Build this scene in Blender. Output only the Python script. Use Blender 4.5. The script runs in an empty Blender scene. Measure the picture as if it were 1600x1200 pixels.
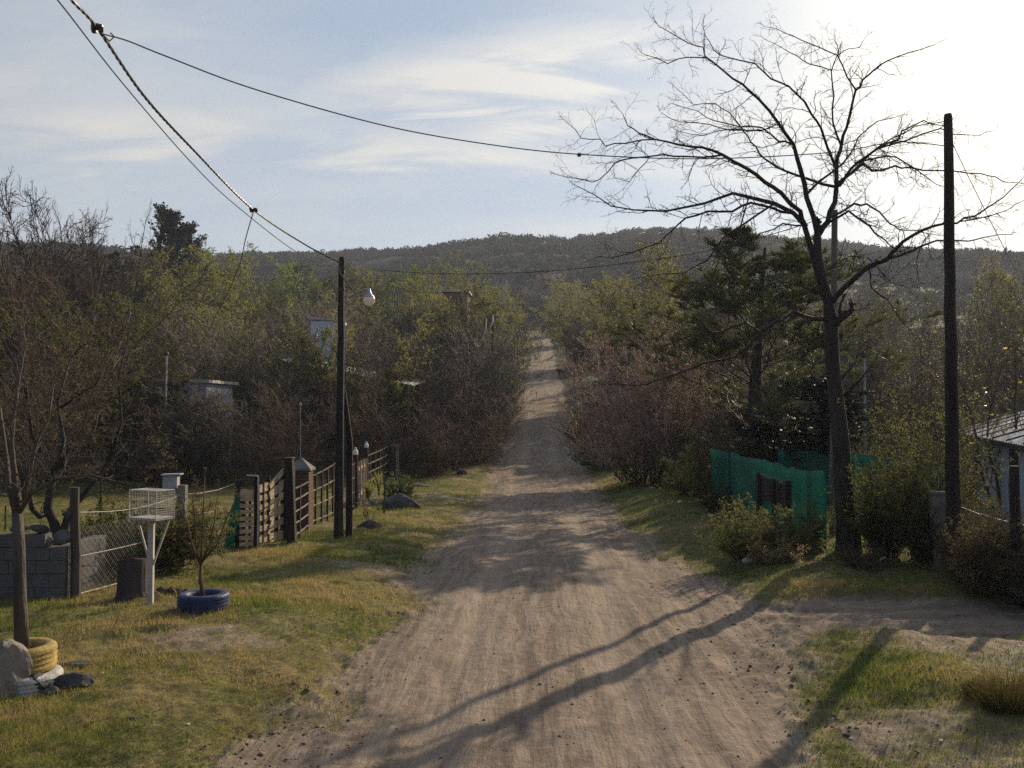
import bpy, bmesh, math, random
import numpy as np
from mathutils import Vector
R = math.radians
C = bpy.context.scene.collection
SC = bpy.context.scene

# ------------------------------------------------------------------ camera, sky, sun, exposure
F = 1400.0; PITCH = math.atan(50.0/F); CZ = 2.8
cam = bpy.data.cameras.new('camera'); camo = bpy.data.objects.new('camera', cam); C.objects.link(camo)
cam.sensor_width = 36; cam.lens = 36*F/1600; cam.clip_end = 5000; cam.clip_start = 0.05
camo.location = (0, 0, CZ); camo.rotation_euler = (R(90)+PITCH, 0, 0)
SC.camera = camo
SUN_AZ, SUN_EL = R(35.0), R(23.5)
SV = Vector((math.sin(SUN_AZ)*math.cos(SUN_EL), math.cos(SUN_AZ)*math.cos(SUN_EL), math.sin(SUN_EL)))
sl = bpy.data.lights.new('sun', 'SUN'); so = bpy.data.objects.new('sun', sl); C.objects.link(so)
sl.energy = 5.0; sl.angle = R(0.55); sl.color = (1.0, 0.80, 0.56)
so.rotation_euler = (-SV).to_track_quat('-Z', 'Y').to_euler(); so.location = (20, 30, 40)
w = bpy.data.worlds.new('World'); SC.world = w; w.use_nodes = True
nt = w.node_tree; nt.nodes.clear()
def N(t, **k):
    n = nt.nodes.new(t)
    for a, b in k.items(): setattr(n, a, b)
    return n
def L(a, b): nt.links.new(a, b)
def M(op, a, b=None, clamp=False):
    n = N('ShaderNodeMath', operation=op, use_clamp=clamp)
    for i, v in enumerate((a, b)):
        if v is None: continue
        if hasattr(v, 'is_output'): L(v, n.inputs[i])
        else: n.inputs[i].default_value = v
    return n.outputs[0]
def VM(op, a, b=None):
    n = N('ShaderNodeVectorMath', operation=op)
    for i, v in enumerate((a, b)):
        if v is None: continue
        if hasattr(v, 'is_output'): L(v, n.inputs[i])
        else: n.inputs[i].default_value = v
    return n
def MIX(f, a, b, bt='MIX'):
    n = N('ShaderNodeMix', data_type='RGBA', blend_type=bt)
    for s, v in ((0, f), (6, a), (7, b)):
        if hasattr(v, 'is_output'): L(v, n.inputs[s])
        else: n.inputs[s].default_value = v
    return n.outputs[2]
def RAMP(f, pts):
    n = N('ShaderNodeValToRGB'); L(f, n.inputs[0]); e = n.color_ramp.elements
    for i, (p, c) in enumerate(pts):
        el = e[i] if i < 2 else e.new(p)
        el.position = p; el.color = c if len(c) == 4 else (*c, 1)
    return n.outputs[0]
sky = N('ShaderNodeTexSky', sky_type='NISHITA', sun_disc=False, sun_elevation=SUN_EL, sun_rotation=SUN_AZ, air_density=1.0, dust_density=0.9, ozone_density=1.4, altitude=300)
tc = N('ShaderNodeTexCoord'); dirv = VM('NORMALIZE', tc.outputs['Generated']).outputs[0]
sep = N('ShaderNodeSeparateXYZ'); L(dirv, sep.inputs[0])
zz = M('ADD', M('MAXIMUM', sep.outputs[2], 0.0), 0.16)
cx = M('DIVIDE', sep.outputs[0], zz); cy = M('DIVIDE', sep.outputs[1], zz)
cmb = N('ShaderNodeCombineXYZ'); L(cx, cmb.inputs[0]); L(cy, cmb.inputs[1])
mp = N('ShaderNodeMapping'); L(cmb.outputs[0], mp.inputs[0]); mp.inputs['Rotation'].default_value = (0, 0, R(-24)); mp.inputs['Scale'].default_value = (0.45, 1.25, 1); mp.inputs['Location'].default_value = (2.9, 1.4, 0)
n1 = N('ShaderNodeTexNoise'); L(mp.outputs[0], n1.inputs[0]); n1.inputs['Scale'].default_value = 1.1; n1.inputs['Detail'].default_value = 9; n1.inputs['Roughness'].default_value = 0.52; n1.inputs['Distortion'].default_value = 0.5
n2 = N('ShaderNodeTexNoise'); L(mp.outputs[0], n2.inputs[0]); n2.inputs['Scale'].default_value = 4.5; n2.inputs['Detail'].default_value = 8; n2.inputs['Roughness'].default_value = 0.6; n2.inputs['Distortion'].default_value = 0.9
cf = RAMP(n1.outputs[0], [(0.34, (0, 0, 0)), (0.62, (1, 1, 1))])
cf2 = RAMP(n2.outputs[0], [(0.35, (0.5, 0.5, 0.5)), (0.70, (1, 1, 1))])
cloud = M('MULTIPLY', cf, cf2)
# cirrus bank at one place of the sky (a long streak) plus thin veil low down
def pdir(px, py):
    x = (px-800)/F; y = (600-py)/F
    v = Vector((x, math.cos(PITCH)-y*math.sin(PITCH), math.sin(PITCH)+y*math.cos(PITCH))); return v.normalized()
def streak(a, b, wdt, soft):
    A = pdir(*a); B = pdir(*b); mid = (A+B).normalized(); ax = (B-A).normalized(); nn = ax.cross(mid).normalized(); hl = (B-A).length/2
    jit = M('MULTIPLY', M('SUBTRACT', n2.outputs[0], 0.5), 0.10)
    u = M('DIVIDE', VM('DOT_PRODUCT', VM('SUBTRACT', dirv, tuple(mid)).outputs[0], tuple(ax)).outputs['Value'], hl)
    v = M('DIVIDE', M('ADD', VM('DOT_PRODUCT', VM('SUBTRACT', dirv, tuple(mid)).outputs[0], tuple(nn)).outputs['Value'], jit), wdt)
    r = M('ADD', M('POWER', M('ABSOLUTE', u), 2.0), M('POWER', M('ABSOLUTE', v), 2.0))
    return M('MULTIPLY', M('MULTIPLY', M('SUBTRACT', 1.0, r, True), soft), RAMP(n2.outputs[0], [(0.36, (0.15, 0.15, 0.15)), (0.62, (1, 1, 1))]))
s1 = streak((430, 160), (1150, 50), 0.042, 1.3)
s2 = streak((700, 195), (1050, 185), 0.016, 0.9)
s3 = M('ADD', streak((380, 225), (950, 245), 0.028, 0.75), streak((-100, 230), (420, 200), 0.04, 0.6))
allc = M('ADD', M('MULTIPLY', cloud, 0.85), M('ADD', s1, M('ADD', s2, s3)), True)
sund = M('MAXIMUM', VM('DOT_PRODUCT', dirv, tuple(SV)).outputs['Value'], 0.0)
glow = M('ADD', M('MULTIPLY', M('POWER', sund, 21.0), 4.6), M('MULTIPLY', M('POWER', sund, 85.0), 14.0))
lum = M('ADD', 8.3, M('MULTIPLY', M('POWER', sund, 5.0), 4.0))
cl = VM('SCALE', (1.0, 0.95, 0.85)); L(lum, cl.inputs['Scale'])
skyd = MIX(0.55, sky.outputs[0], (5.35, 6.45, 7.9, 1))
c0 = MIX(M('MULTIPLY', allc, 0.75), skyd, cl.outputs[0])
low = RAMP(sep.outputs[2], [(0.0, (1, 1, 1)), (0.30, (0, 0, 0))])
lowc = VM('SCALE', (1.0, 0.985, 0.97)); L(M('ADD', 6.9, M('MULTIPLY', M('POWER', sund, 8.0), 4.0)), lowc.inputs['Scale'])
c1 = MIX(M('MULTIPLY', low, 0.62), c0, lowc.outputs[0])
gl = VM('SCALE', (1.0, 0.87, 0.50)); L(glow, gl.inputs['Scale'])
c2 = VM('ADD', c1, gl.outputs[0]).outputs[0]
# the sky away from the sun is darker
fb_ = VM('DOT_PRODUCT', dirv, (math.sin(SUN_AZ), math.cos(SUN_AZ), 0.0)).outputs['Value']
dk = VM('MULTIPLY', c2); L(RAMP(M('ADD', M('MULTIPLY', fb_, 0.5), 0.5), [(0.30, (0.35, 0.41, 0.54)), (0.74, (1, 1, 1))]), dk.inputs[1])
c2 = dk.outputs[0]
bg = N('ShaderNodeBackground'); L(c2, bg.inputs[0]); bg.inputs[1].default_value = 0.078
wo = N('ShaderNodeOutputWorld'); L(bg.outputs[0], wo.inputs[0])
SC.view_settings.view_transform = 'Standard'; SC.view_settings.look = 'None'; SC.view_settings.gamma = 1; SC.view_settings.exposure = 0.30
SC.cycles.max_bounces = 4; SC.cycles.diffuse_bounces = 2; SC.cycles.glossy_bounces = 1; SC.cycles.transmission_bounces = 2; SC.cycles.transparent_max_bounces = 6; SC.cycles.volume_bounces = 0
SC.cycles.use_denoising = False

# ------------------------------------------------------------------ numpy noise, terrain
def hsh(i, j, s):
    h = (i.astype(np.int64)*374761393 + j.astype(np.int64)*668265263 + s*1274126177) & 0xffffffff
    h = ((h ^ (h >> 13))*1274126177) & 0xffffffff
    return ((h ^ (h >> 16)) & 0xffff)/65535.0
def vn(x, y, s=0):
    i = np.floor(x); j = np.floor(y); fx = x-i; fy = y-j; fx = fx*fx*(3-2*fx); fy = fy*fy*(3-2*fy)
    a = hsh(i, j, s); b = hsh(i+1, j, s); c = hsh(i, j+1, s); d = hsh(i+1, j+1, s)
    return (a*(1-fx)+b*fx)*(1-fy)+(c*(1-fx)+d*fx)*fy - 0.5
def fbm(x, y, s=0, o=4, g=0.5):
    r = 0; a = 1.0
    for k in range(o):
        r = r+a*vn(x, y, s+k*17); x = x*2.03+1.7; y = y*2.01+3.1; a *= g
    return r
def sst(x, a, b):
    t = np.clip((x-a)/(b-a), 0, 1); return t*t*(3-2*t)
def ledge(Y): return -2.3+0.028*Y
def redge(Y): return 2.65+0.029*Y
PY = [-60, -20, 0, 5, 7, 11, 16, 22, 30, 40, 53, 68, 86, 110, 137, 165, 196, 215, 240, 300, 2000]
PZ = [3.5, 1.2, -1.6, -2.65, -2.78, -2.78, -2.85, -2.98, -3.1, -3.17, -2.64, -1.0, 1.84, 5.0, 8.8, 13.2, 18.2, 20.8, 23.5, 30, 30]
RX = [-6000, -400, 0, 150, 400, 500, 700, 850, 900, 1000, 1060, 1200, 1400, 1500, 1600, 2000, 8000]
RY = [440, 418, 412, 412, 411, 404, 398, 391, 388, 368, 367, 384, 402, 406, 408, 414, 440]
def roadmask(X, Y):
    e = fbm(X*0.9, Y*0.45, 5, 4)*0.9
    yy = np.clip(Y, 2, 1000)
    wl = np.interp(yy, [0, 9, 14, 30], [0.15, 0.2, 0.0, 0.0])
    wr = np.interp(yy, [0, 8, 11.5, 14.5, 18], [-0.1, 0.0, 0.75, 0.4, 0.0])
    sc = np.interp(yy, [0, 30, 200], [1, 0.8, 0.5])
    d = np.minimum(X-(ledge(Y)-wl), (redge(Y)+wr)-X)+e*sc
    return np.clip(d/1.2+0.38, 0, 1)*(Y < 225)
def pathmask(X, Y):
    pc = 12.2+0.25*np.sin(X*0.7)+np.clip(X-9, 0, 50)*-0.1
    d = 0.95+0.05*X-np.abs(Y-pc)+fbm(X*0.9, Y*0.9, 31, 3)*0.9
    return np.clip(d/0.6+0.5, 0, 1)*(X > 2.0)*(X < 30)
def H(X, Y, fine=True):
    X = np.asarray(X, float); Y = np.asarray(Y, float)
    b = np.interp(Y, PY, PZ)
    for s in (-1.0, 1.0): b = b*0.5+0.25*(np.interp(Y+2.2*s, PY, PZ)+np.interp(Y+s*1.1, PY, PZ))
    ll = np.clip(-X-12+0*Y, 0, 200); rr = np.clip(X-22, 0, 200)
    b = b+ll*0.10*sst(Y, 45, 105)*(1-sst(Y, 180, 300))+rr*0.05*sst(Y, 50, 120)*(1-sst(Y, 180, 300))
    px = 800+F*X/np.maximum(Y, 60)
    hr = (650-np.interp(px, RX, RY))/F*450
    t = np.clip((Y-205)/245, 0, 1.35)
    s = np.where(t < 1, t*t*(3-2*t)*0.6+t*0.4, 1-(t-1)*0.9)
    b = np.where(Y > 205, b+(hr-np.interp(Y, PY, PZ))*s, b)
    b = b+sst(Y, 150, 300)*fbm(X/60, Y/60, 3, 4)*10*(1-0.93*sst(Y, 360, 440))
    # banks beside the road
    dl = ledge(Y)-X; dr = X-redge(Y)
    rp = pathmask(X, Y)
    b = b+0.16*sst(dl, -0.3, 1.6)+np.where(Y > 0, 1, 0)*(0.30*sst(dr, -0.2, 1.7)*(1-0.8*rp)-0.05*sst(dl, -.9, -.3)*(1-sst(dl, -.3, .3)))
    b = b+0.05*sst(dl, 5.0, 8.0)
    b = b+fbm(X/3.0, Y/3.0, 11, 3)*0.14*(sst(dl, -.5, 1.5)+sst(dr, -.5, 1.5))+fbm(X/9, Y/9, 12, 2)*0.10
    if fine:
        k = roadmask(X, Y); u = X-(ledge(Y)+redge(Y))/2
        rut = -0.030*np.exp(-((u+0.95+0.25*np.sin(Y*0.21))/0.30)**2)-0.030*np.exp(-((u-0.85+0.2*np.sin(Y*0.17+1))/0.30)**2)-.02*np.exp(-((u-1.9+0.2*np.sin(Y*0.3+1))/0.2)**2)
        near = 1-sst(Y, 40, 80)
        b = b+near*(k*(rut*1.7+fbm(u*5.0, Y*0.25, 41, 3)*0.026+fbm(X*2.2, Y*1.3, 42, 5, .6)*0.020)+(1-k)*(fbm(X*4, Y*4, 43, 4, .6)*0.05+fbm(X*1.3, Y*1.3, 46, 2)*0.05)
             + np.clip(1-np.abs(k-0.5)*2, 0, 1)*fbm(X*5, Y*3.5, 44, 4, .65)*0.07)
    return b+CZ
def Hs(x, y): return float(H(np.array([x]), np.array([y]))[0])
def P(px, py, d):
    x = (px-800)/F; y = (600-py)/F
    fy = math.cos(PITCH)-y*math.sin(PITCH); fz = math.sin(PITCH)+y*math.cos(PITCH); s = d/fy
    return Vector((x*s, d, CZ+fz*s))
def ground(px, py):
    ds = np.geomspace(4, 260, 900); a = P(px, py, 1.0)-Vector((0, 0, CZ))
    z = CZ+a.z*ds; g = H(a.x*ds, ds, False); i = int(np.argmax(z < g)) if (z < g).any() else -1
    d = float(ds[i]); return Vector((a.x*d, d, Hs(a.x*d, d)))
def K(d): return F/d          # pixels (of the 1600 wide photo) per metre at distance d

# ------------------------------------------------------------------ materials
MT = {}
def material(name, c1, c2=None, scale=6.0, rough=0.85, bump=0.0, bscale=None, stretch=(1, 1, 1), rnd=0.0, transl=0.0, spec=0.25, metal=0.0, coord='Object', detail=6, tcol=None, alpha=None):
    global nt
    m = bpy.data.materials.new(name); m.use_nodes = True; nt = m.node_tree; nt.nodes.clear()
    c2 = c2 or c1
    t = N('ShaderNodeTexCoord'); mpn = N('ShaderNodeMapping'); L(t.outputs[coord], mpn.inputs[0]); mpn.inputs['Scale'].default_value = stretch
    no = N('ShaderNodeTexNoise'); L(mpn.outputs[0], no.inputs[0]); no.inputs['Scale'].default_value = scale; no.inputs['Detail'].default_value = detail; no.inputs['Roughness'].default_value = .6
    col = MIX(RAMP(no.outputs[0], [(0.32, (0, 0, 0)), (0.68, (1, 1, 1))]), (*c1, 1), (*c2, 1))
    if rnd:
        oi = N('ShaderNodeObjectInfo'); hs = N('ShaderNodeHueSaturation'); L(col, hs.inputs['Color'])
        L(M('ADD', 1-rnd/2, M('MULTIPLY', oi.outputs['Random'], rnd)), hs.inputs['Value'])
        L(M('ADD', 0.5-rnd*0.03, M('MULTIPLY', M('FRACT', M('MULTIPLY', oi.outputs['Random'], 7.3)), rnd*0.06)), hs.inputs['Hue'])
        col = hs.outputs[0]
    b = N('ShaderNodeBsdfPrincipled'); L(col, b.inputs['Base Color']); b.inputs['Roughness'].default_value = rough; b.inputs['Specular IOR Level'].default_value = spec; b.inputs['Metallic'].default_value = metal
    if bump:
        n3 = N('ShaderNodeTexNoise'); L(mpn.outputs[0], n3.inputs[0]); n3.inputs['Scale'].default_value = bscale or scale*4; n3.inputs['Detail'].default_value = 5
        bp = N('ShaderNodeBump'); bp.inputs['Strength'].default_value = min(1, bump); bp.inputs['Distance'].default_value = 0.02; L(n3.outputs[0], bp.inputs['Height']); L(bp.outputs[0], b.inputs['Normal'])
    out = b.outputs[0]
    if transl:
        tr = N('ShaderNodeBsdfTranslucent')
        if tcol: tr.inputs[0].default_value = (*tcol, 1)
        else: L(col, tr.inputs[0])
        ms = N('ShaderNodeMixShader'); ms.inputs[0].default_value = transl; L(out, ms.inputs[1]); L(tr.outputs[0], ms.inputs[2]); out = ms.outputs[0]
    if alpha is not None:
        tp = N('ShaderNodeBsdfTransparent'); ms = N('ShaderNodeMixShader'); ms.inputs[0].default_value = alpha; L(tp.outputs[0], ms.inputs[1]); L(out, ms.inputs[2]); out = ms.outputs[0]
    o = N('ShaderNodeOutputMaterial'); L(out, o.inputs[0]); MT[name] = m
    return m
material('bark_grey', (.055, .046, .040), (.12, .105, .09), 3, rnd=.5, bump=.6)
material('twig_grey', (.12, .10, .085), (.21, .18, .15), 1.2, rnd=.6, spec=.18, rough=.7)
material('twig_brown', (.075, .053, .040), (.14, .10, .07), 1.2, rnd=.5, spec=.15, rough=.75)
material('twig_red', (.30, .225, .19), (.40, .30, .26), 1.2, rnd=.3, spec=.18, rough=.7)
material('twig_dark', (.025, .020, .019), (.045, .038, .033), 2, spec=.15, rough=.75)
material('trunk_dark', (.022, .018, .017), (.058, .048, .044), 5, bump=1, bscale=30, stretch=(1, 1, .25), spec=.25, rough=.8)
material('leaf_yellow', (.20, .22, .055), (.30, .29, .08), .8, rnd=.3, transl=.58, rough=.6)
material('leaf_olive', (.07, .09, .028), (.14, .15, .045), .8, rnd=.5, transl=.55, rough=.6)
material('leaf_bright', (.19, .30, .04), (.28, .36, .06), .8, rnd=.3, transl=.58, rough=.6)
material('leaf_dark', (.016, .024, .018), (.032, .042, .024), .8, rnd=.4, transl=.15, rough=.6)
material('leaf_gold', (.50, .42, .10), (.6, .52, .2), 3, rnd=.2, transl=.5, rough=.4, spec=.5)
material('leaf_dry', (.13, .085, .045), (.16, .15, .05), .9, rnd=.4, transl=.35, rough=.7)
material('leaf_red', (.30, .22, .15), (.40, .30, .17), .9, rnd=.3, transl=.35, rough=.7)
material('needle', (.07, .088, .034), (.15, .155, .055), .7, rnd=.2, transl=.35, rough=.6)
material('weed', (.13, .16, .04), (.24, .24, .07), 2, rnd=.3, transl=.45, rough=.7)
material('straw', (.38, .30, .13), (.50, .40, .20), 3, transl=.6, rough=.7)
material('pole_wood', (.010, .008, .008), (.055, .042, .036), 6, bump=1, bscale=14, stretch=(1, 1, .08), rough=.8)
material('pole_grey_wood', (.11, .09, .075), (.20, .17, .145), 6, bump=1, bscale=14, stretch=(1, 1, .08), rough=.85)
material('post_wood', (.055, .045, .038), (.12, .10, .085), 8, bump=1, bscale=16, stretch=(1, 1, .12), rough=.85)
material('plank_wood', (.30, .22, .15), (.58, .46, .33), 5, bump=1, bscale=20, stretch=(1, .3, 1.5), rough=.8)
material('dark_wood', (.018, .013, .012), (.045, .034, .03), 5, bump=1, bscale=20, stretch=(1, 1, .2), rough=.85)
material('block', (.09, .092, .095), (.15, .15, .148), 5, bump=.8, bscale=60, rough=.95)
material('mortar', (.06, .06, .062), (.09, .09, .09), 8, rough=.95)
material('stone', (.12, .105, .09), (.27, .24, .21), 4, bump=1, bscale=14, rough=.9)
material('stone_dark', (.04, .04, .042), (.10, .097, .095), 5, bump=1, bscale=16, rough=.85)
material('tyre_yellow', (.22, .15, .05), (.44, .32, .10), 7, bump=.5, bscale=30, rough=.7)
material('tyre_white', (.26, .26, .25), (.58, .58, .55), 7, bump=.5, bscale=30, rough=.7)
material('tyre_blue', (.018, .03, .085), (.045, .06, .13), 5, bump=.5, bscale=30, rough=.5)
material('soil', (.06, .045, .035), (.11, .085, .065), 9, bump=1, rough=.95)
material('young_bark', (.06, .052, .045), (.12, .105, .09), 6, bump=1, bscale=30, stretch=(1, 1, .3), rough=.85)
material('stump', (.035, .03, .04), (.07, .055, .06), 5, bump=1, bscale=12, stretch=(1, 1, .3), rough=.85)
material('white_paint', (.34, .335, .32), (.52, .51, .49), 6, bump=.2, rough=.6)
material('white_wire', (.40, .39, .37), (.58, .56, .54), 9, rough=.5)
material('steel', (.30, .30, .31), (.45, .45, .46), 6, rough=.45, metal=.6)
material('steel_white', (.28, .29, .31), (.42, .43, .45), 6, rough=.5)
material('dark_metal', (.02, .02, .022), (.045, .042, .04), 9, rough=.5, spec=.5)
material('wire', (.28, .27, .26), (.40, .38, .36), 9, rough=.4, metal=.5)
material('cable', (.03, .03, .032), (.07, .065, .06), 20, rough=.4, spec=.6)
material('brick', (.085, .048, .038), (.155, .09, .068), 9, bump=.8, bscale=30, rough=.9)
material('concrete', (.13, .12, .115), (.24, .225, .205), 4, bump=.5, bscale=40, rough=.95)
material('green_net', (.014, .155, .115), (.022, .22, .16), 1.5, rough=.7, transl=.5, alpha=.95)
material('green_bag', (.01, .19, .10), (.02, .30, .17), 9, rough=.5, transl=.3)
material('wall_blue', (.36, .40, .48), (.48, .52, .60), 1.2, bump=.3, bscale=30, rough=.9)
material('wall_pale', (.50, .56, .66), (.62, .66, .74), 1.5, bump=.2, rough=.9)
material('wall_brick', (.20, .12, .09), (.30, .19, .14), 4, rough=.9)
material('roof_metal', (.38, .38, .39), (.52, .52, .52), 2, rough=.45, metal=.35)
material('window_dark', (.02, .022, .026), (.04, .042, .05), 3, rough=.25, spec=.6)
material('glass_white', (.80, .76, .66), (.88, .84, .74), 3, rough=.25, transl=.55, spec=.5)
material('lamp_metal', (.33, .36, .46), (.42, .45, .55), 4, rough=.4, metal=.3)
material('litter', (.60, .60, .58), (.80, .80, .78), 9, bump=.5, rough=.6)
material('dog_black', (.008, .008, .009), (.02, .018, .017), 9, rough=.6)
material('clod', (.055, .043, .034), (.20, .16, .12), 3, rough=.95)

def ground_material():
    global nt
    m = bpy.data.materials.new('earth_and_grass'); m.use_nodes = True; nt = m.node_tree; nt.nodes.clear()
    g = N('ShaderNodeNewGeometry'); pos = g.outputs['Position']
    at = N('ShaderNodeAttribute', attribute_name='dirt'); dirt = at.outputs['Fac']
    au = N('ShaderNodeAttribute', attribute_name='u'); uu = au.outputs['Fac']
    s = N('ShaderNodeSeparateXYZ'); L(pos, s.inputs[0])
    def noise(vec, sc, det=6, ro=.6, dist=0):
        n = N('ShaderNodeTexNoise'); L(vec, n.inputs[0]); n.inputs['Scale'].default_value = sc; n.inputs['Detail'].default_value = det; n.inputs['Roughness'].default_value = ro; n.inputs['Distortion'].default_value = dist
        return n.outputs[0]
    tv = N('ShaderNodeCombineXYZ'); L(M('ADD', M('MULTIPLY', uu, 6.5), M('MULTIPLY', noise(pos, .35, 3), 3.0)), tv.inputs[0]); L(M('MULTIPLY', s.outputs[1], .55), tv.inputs[1])
    tr = noise(tv.outputs[0], 1.0, 5, .65, .4)
    tv2 = N('ShaderNodeCombineXYZ'); L(M('ADD', M('MULTIPLY', uu, 27.0), M('MULTIPLY', noise(pos, .5, 3), 9.0)), tv2.inputs[0]); L(M('MULTIPLY', s.outputs[1], 1.4), tv2.inputs[1])
    tr2 = noise(tv2.outputs[0], 1.0, 4, .6, .9)
    n1 = noise(pos, .9, 8, .62); n2 = noise(pos, 7, 7, .68); n3 = noise(pos, 45, 4, .7)
    d0 = MIX(RAMP(n2, [(.34, (0, 0, 0)), (.66, (1, 1, 1))]), (.125, .097, .076, 1), (.245, .195, .15, 1))
    d1 = MIX(M('MULTIPLY', RAMP(tr, [(.40, (0, 0, 0)), (.60, (1, 1, 1))]), .85), d0, (.315, .252, .195, 1))
    d2 = MIX(M('MULTIPLY', RAMP(n1, [(.50, (0, 0, 0)), (.68, (1, 1, 1))]), .5), d1, (.13, .10, .078, 1))
    d3 = MIX(M('MULTIPLY', RAMP(n3, [(.60, (0, 0, 0)), (.70, (1, 1, 1))]), .6), d2, (.07, .055, .045, 1))
    d4 = MIX(M('MULTIPLY', RAMP(tr2, [(.55, (0, 0, 0)), (.68, (1, 1, 1))]), .4), d3, (.12, .094, .075, 1))
    ra_ = M('DIVIDE', M('SUBTRACT', M('ABSOLUTE', M('ADD', uu, M('MULTIPLY', M('SUBTRACT', noise(pos, .12, 2), .5), 1.6))), .92), .40)
    rt_ = M('MULTIPLY', M('SUBTRACT', 1.0, M('MULTIPLY', ra_, ra_), True), RAMP(tr2, [(.30, (.35, .35, .35)), (.60, (1, 1, 1))]))
    d4 = MIX(M('MULTIPLY', rt_, .55), d4, (.335, .272, .215, 1))
    g0 = MIX(RAMP(n1, [(.38, (0, 0, 0)), (.62, (1, 1, 1))]), (.12, .12, .035, 1), (.25, .195, .095, 1))
    g1 = MIX(RAMP(n2, [(.40, (0, 0, 0)), (.66, (1, 1, 1))]), g0, (.10, .085, .045, 1))
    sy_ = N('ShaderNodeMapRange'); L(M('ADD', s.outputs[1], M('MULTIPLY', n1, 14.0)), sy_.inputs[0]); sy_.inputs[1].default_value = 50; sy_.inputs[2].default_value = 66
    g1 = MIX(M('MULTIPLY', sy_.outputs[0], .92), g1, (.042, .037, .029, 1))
    edge = M('ADD', dirt, M('MULTIPLY', M('SUBTRACT', n2, .5), .9))
    f = RAMP(edge, [(.36, (0, 0, 0)), (.60, (1, 1, 1))])
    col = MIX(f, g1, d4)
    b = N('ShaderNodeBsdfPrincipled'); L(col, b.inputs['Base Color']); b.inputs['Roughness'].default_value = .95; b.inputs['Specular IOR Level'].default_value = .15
    hgt = M('ADD', M('MULTIPLY', n2, .9), M('ADD', M('MULTIPLY', n3, .28), M('MULTIPLY', M('ADD', M('MULTIPLY', tr2, .8), M('MULTIPLY', tr, 1.2)), M('MULTIPLY', dirt, .55))))
    bp = N('ShaderNodeBump'); bp.inputs['Strength'].default_value = .9; bp.inputs['Distance'].default_value = .045; L(hgt, bp.inputs['Height']); L(bp.outputs[0], b.inputs['Normal'])
    o = N('ShaderNodeOutputMaterial'); L(b.outputs[0], o.inputs[0]); return m
GM = ground_material()
def scrub_material():
    global nt
    m = bpy.data.materials.new('far_scrub'); m.use_nodes = True; nt = m.node_tree; nt.nodes.clear()
    at = N('ShaderNodeAttribute', attribute_name='tint')
    col = RAMP(at.outputs['Fac'], [(0, (.026, .025, .025)), (.45, (.042, .038, .034)), (.75, (.038, .042, .025)), (1, (.075, .075, .034))])
    d = N('ShaderNodeBsdfDiffuse'); L(col, d.inputs[0]); t = N('ShaderNodeBsdfTranslucent'); L(col, t.inputs[0])
    ms = N('ShaderNodeMixShader'); ms.inputs[0].default_value = .3; L(d.outputs[0], ms.inputs[1]); L(t.outputs[0], ms.inputs[2])
    o = N('ShaderNodeOutputMaterial'); L(ms.outputs[0], o.inputs[0]); return m
def grass_material():
    global nt
    m = bpy.data.materials.new('grass_blades'); m.use_nodes = True; nt = m.node_tree; nt.nodes.clear()
    at = N('ShaderNodeAttribute', attribute_name='tint')
    col = RAMP(at.outputs['Fac'], [(0, (.075, .13, .022)), (.45, (.17, .21, .04)), (.7, (.29, .255, .075)), (1, (.43, .32, .15))])
    d = N('ShaderNodeBsdfDiffuse'); L(col, d.inputs[0]); t = N('ShaderNodeBsdfTranslucent'); L(col, t.inputs[0])
    ms = N('ShaderNodeMixShader'); ms.inputs[0].default_value = .45; L(d.outputs[0], ms.inputs[1]); L(t.outputs[0], ms.inputs[2])
    o = N('ShaderNodeOutputMaterial'); L(ms.outputs[0], o.inputs[0]); return m
SM = scrub_material(); GB = grass_material()

# ------------------------------------------------------------------ mesh helpers
def raw_mesh(name, V, Q, mats, mi=None, smooth=False, attrs=None):
    """V (n,3), Q (m,3|4) int"""
    me = bpy.data.meshes.new(name); V = np.asarray(V, np.float32); Q = np.asarray(Q, np.int32); k = Q.shape[1]
    me.vertices.add(len(V)); me.vertices.foreach_set('co', V.ravel()); me.loops.add(Q.size); me.loops.foreach_set('vertex_index', Q.ravel())
    me.polygons.add(len(Q)); me.polygons.foreach_set('loop_start', np.arange(0, Q.size, k, dtype=np.int32))
    try: me.polygons.foreach_set('loop_total', np.full(len(Q), k, np.int32))
    except Exception: pass
    for m in mats: me.materials.append(m)
    if mi is not None: me.polygons.foreach_set('material_index', np.asarray(mi, np.int32))
    if smooth: me.polygons.foreach_set('use_smooth', np.ones(len(Q), bool))
    for a, v in (attrs or {}).items():
        at = me.attributes.new(a, 'FLOAT', 'POINT'); at.data.foreach_set('value', np.asarray(v, np.float32))
    me.update(calc_edges=True); return me
def tag(o, label=None, cat=None, group=None, kind=None):
    for k, v in (('label', label), ('category', cat), ('group', group), ('kind', kind)):
        if v: o[k] = v
    return o
def thing(name, label, cat, loc=(0, 0, 0), group=None):
    o = bpy.data.objects.new(name, None); C.objects.link(o); o.location = loc; o.empty_display_size = .2
    return tag(o, label, cat, group)
def wloc(o):
    v = Vector((0, 0, 0))
    while o is not None: v = v+Vector(o.location); o = o.parent
    return v
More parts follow.
